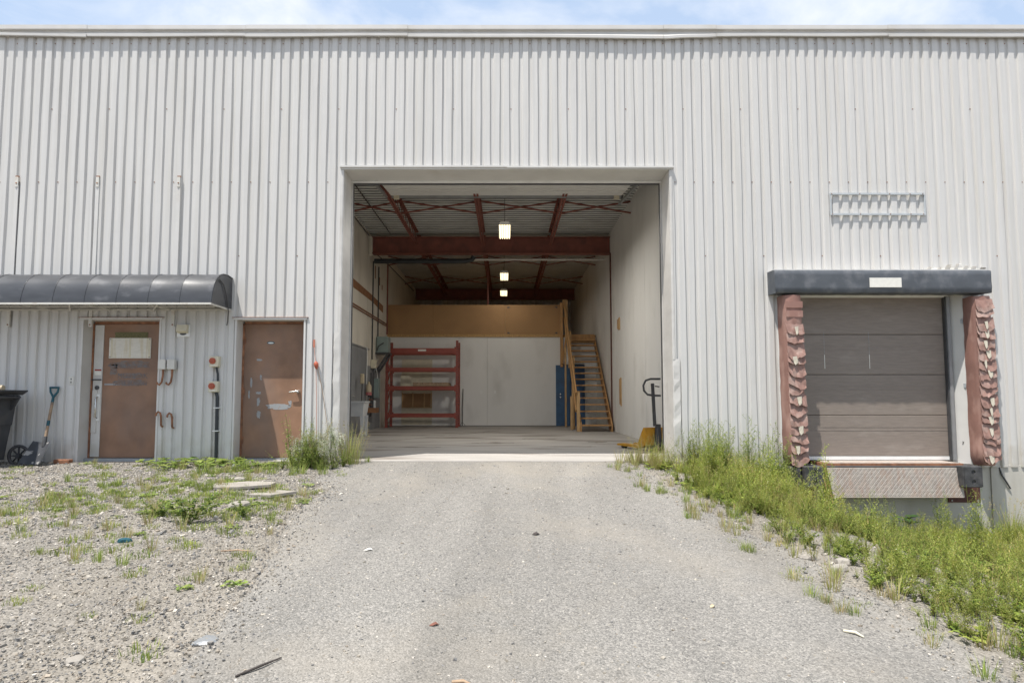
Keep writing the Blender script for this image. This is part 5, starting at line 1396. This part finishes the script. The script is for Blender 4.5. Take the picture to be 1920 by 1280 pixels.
for i, (x, y, s) in enumerate(((7.6, -.5, 1.1), (7.95, -.7, 1.2), (8.3, -.5, 1.2), (8.0, -1.1, 1.0))):
    plant(('broad', i % 4), x, y, s, rp.uniform(0, 6), 'ground_leaf_plant', ('pale broad-leaved plant against the concrete wall right of the dock', 'pale broad-leaved plant second from the dock along the concrete', 'pale broad-leaved plant at the far right edge by the concrete', 'pale broad-leaved plant out on the bank at the far right')[i], 'plant', 'broad leaves by the concrete wall')

def scatter(name, items, lab, cat):
    Vs, Qs, Cs, off = [], [], [], 0
    for key, x, y, s, rz, tint in items:
        V, Q, C = PROTO[key]; c, q = math.cos(rz), math.sin(rz)
        W = np.stack([(V[:, 0] * c - V[:, 1] * q) * s + x, (V[:, 0] * q + V[:, 1] * c) * s + y, V[:, 2] * s + zg(x, y)], 1)
        Vs.append(W); Qs.append(Q + off); Cs.append(C * tint); off += len(V)
    o = np_mesh(name, np.concatenate(Vs), np.concatenate(Qs), np.concatenate(Cs), 'leaf_mix')
    return tag(o, lab, cat, kind='stuff')
scatter('weed_undergrowth', clump, 'tangled undergrowth of the weed clump left of the bay', 'weeds')
items = []
for k in range(30):
    x = rc.uniform(2.75, 4.25); y = -rc.uniform(.12, .8)
    items.append(((rc.choice(('airy', 'airyy', 'airyy')), rc.randrange(4)), x, y, rc.uniform(.6, 1.2), rc.uniform(0, 6), rc.uniform(1.0, 1.35)))
scatter('weed_thicket', items, 'airy thicket of fine weeds against the siding between bay and dock', 'weeds')
items = []; rs = random.Random(5)
while len(items) < 1350:
    x = rs.uniform(2.1, 8.9); y = -rs.uniform(.15, 6.6); e = x - (1.80 + .085 * -y)
    if e < .06 or x > .90 * (y + 9.5) + .5: continue
    dn = float(vnoise(x * .8, y * .8, 41)); edge_ = min(1, (e - .05) / .35)
    if rs.random() > .2 + .8 * edge_ * (dn > .36): continue
    if e < .55 and dn < .40 and rs.random() < .7: continue
    t_ = rs.random(); nr = y < -4.6
    if e < .16 + .25 * dn: key = rs.choice((('dryt', rs.randrange(4)), ('moss', rs.randrange(4)), ('airyy', rs.randrange(4)), ('bushy', rs.randrange(4)))); s = rs.uniform(.5, .9) * (.5 if key[0] in ('airyy', 'bushy') else 1)
    elif t_ < .34: key = ('bushy', rs.randrange(4)); s = rs.uniform(.4, 1.05)
    elif t_ < .62: key = (rs.choice(('airy', 'airyy', 'airyy')), rs.randrange(4)); s = rs.uniform(.35, .8)
    elif t_ < .74: key = ('tall', rs.randrange(4)); s = rs.uniform(.4, .75)
    elif t_ < .82: key = ('shrub', rs.randrange(4)); s = rs.uniform(.5, .9)
    elif t_ < .88: key = ('broad', rs.randrange(4)); s = rs.uniform(.6, 1.1)
    elif t_ < .94: key = ('moss', rs.randrange(4)); s = rs.uniform(1.2, 2.2)
    else: key = (rs.choice(('dryt', 'straw')), rs.randrange(4)); s = rs.uniform(.7, 1.1) * (.8 if key[0] == 'straw' else 1.2)
    s *= 1.0 - .42 * min(1, max(0, (-y - 1.2) / 3.6))
    if e < .9: s *= .68
    if x > 4.8 and y > -1.6: s *= .68
    if 4.1 < x < 5.0 and y > -1.3: s *= .6
    if key[0] == 'airy' and rs.random() < .12: s *= 1.6
    items.append((key, x, y, s, rs.uniform(0, 6.3), np.array([1.14, 1.06, .9]) * rs.uniform(.65, 1.3) * (1 + .3 * dn)))
nn = 0
while nn < 330:
    y = -rs.uniform(1.6, 6.3); x = rs.uniform(2.0, 4.6); e = x - (2.02 + .085 * -y); dn = float(vnoise(x * 1.3, y * 1.3, 43))
    if e < .05 or e > 1.9 or dn < .33 or x > .88 * (y + 9.5) + .4: continue
    key = (rs.choice(('bushy', 'bushy', 'airyy', 'shrub', 'tall', 'dryt')), rs.randrange(4)); s = rs.uniform(.28, .52) * min(1, .55 + e) * {'dryt': 1.7, 'shrub': 1.2}.get(key[0], 1)
    items.append((key, x, y, s, rs.uniform(0, 6.3), np.array([1.08, 1.04, .92]) * rs.uniform(.7, 1.35))); nn += 1
scatter('weed_bank', items, 'dense green weeds covering the bank beside the dock', 'weeds')
items = []
while len(items) < 520:
    x = rs.uniform(-7.5, -1.2); y = -rs.uniform(.2, 6.3)
    if x < -1.0 * (y + 9.5) + .2: continue
    el = float(edge_left(y)); d = el - x
    if d < .05: continue
    pn = float(vnoise(x * .75 + 3, y * .75, 51)); core = math.exp(-((x + 3.2) / 1.3) ** 2 - ((y + 2.4) / 1.5) ** 2)
    if rs.random() > .07 + 1.0 * core * (pn > .30) + .25 * (pn > .72): continue
    key = rs.choice((('moss', rs.randrange(4)),) * 5 + (('tuft', rs.randrange(4)), ('dryt', rs.randrange(4)), ('broad', rs.randrange(4))))
    s = rs.uniform(.5, 1.1) * (.28 if key[0] == 'broad' else 1) * (.7 if key[0] in ('tuft', 'dryt') else 1.1)
    items.append((key, x, y, s, rs.uniform(0, 6.3), rs.uniform(.9, 1.3)))
for k in range(46):
    y = -rs.uniform(.1, 1.2); x = rs.uniform(-4.3, -2.0); items.append((('moss' if rs.random() < .5 else 'tuft', rs.randrange(4)), x, y, rs.uniform(.7, 1.1), rs.uniform(0, 6), 1.15))
scatter('gravel_grass', items, 'sparse low grass and moss growing through the gravel', 'grass')
items = []
for k in range(110):
    y = -rs.uniform(.3, 6.4); x = float(edge_right(y)) - rs.uniform(-.25, .55) ** 1.0
    items.append(((rs.choice(('dryt', 'moss', 'tuft')), rs.randrange(4)), x, y, rs.uniform(.4, .85), rs.uniform(0, 6), rs.uniform(.9, 1.3)))
for k in range(16): items.append((('dryt', rs.randrange(4)), rs.uniform(1.6, 2.9), -rs.uniform(.05, .5), rs.uniform(.8, 1.3), rs.uniform(0, 6), 1.1))
scatter('verge_grass', items, 'dry grass straggling along the right edge of the drive', 'grass')
for o in (ground, drive): o['category'] = 'ground' if o is ground else 'driveway'
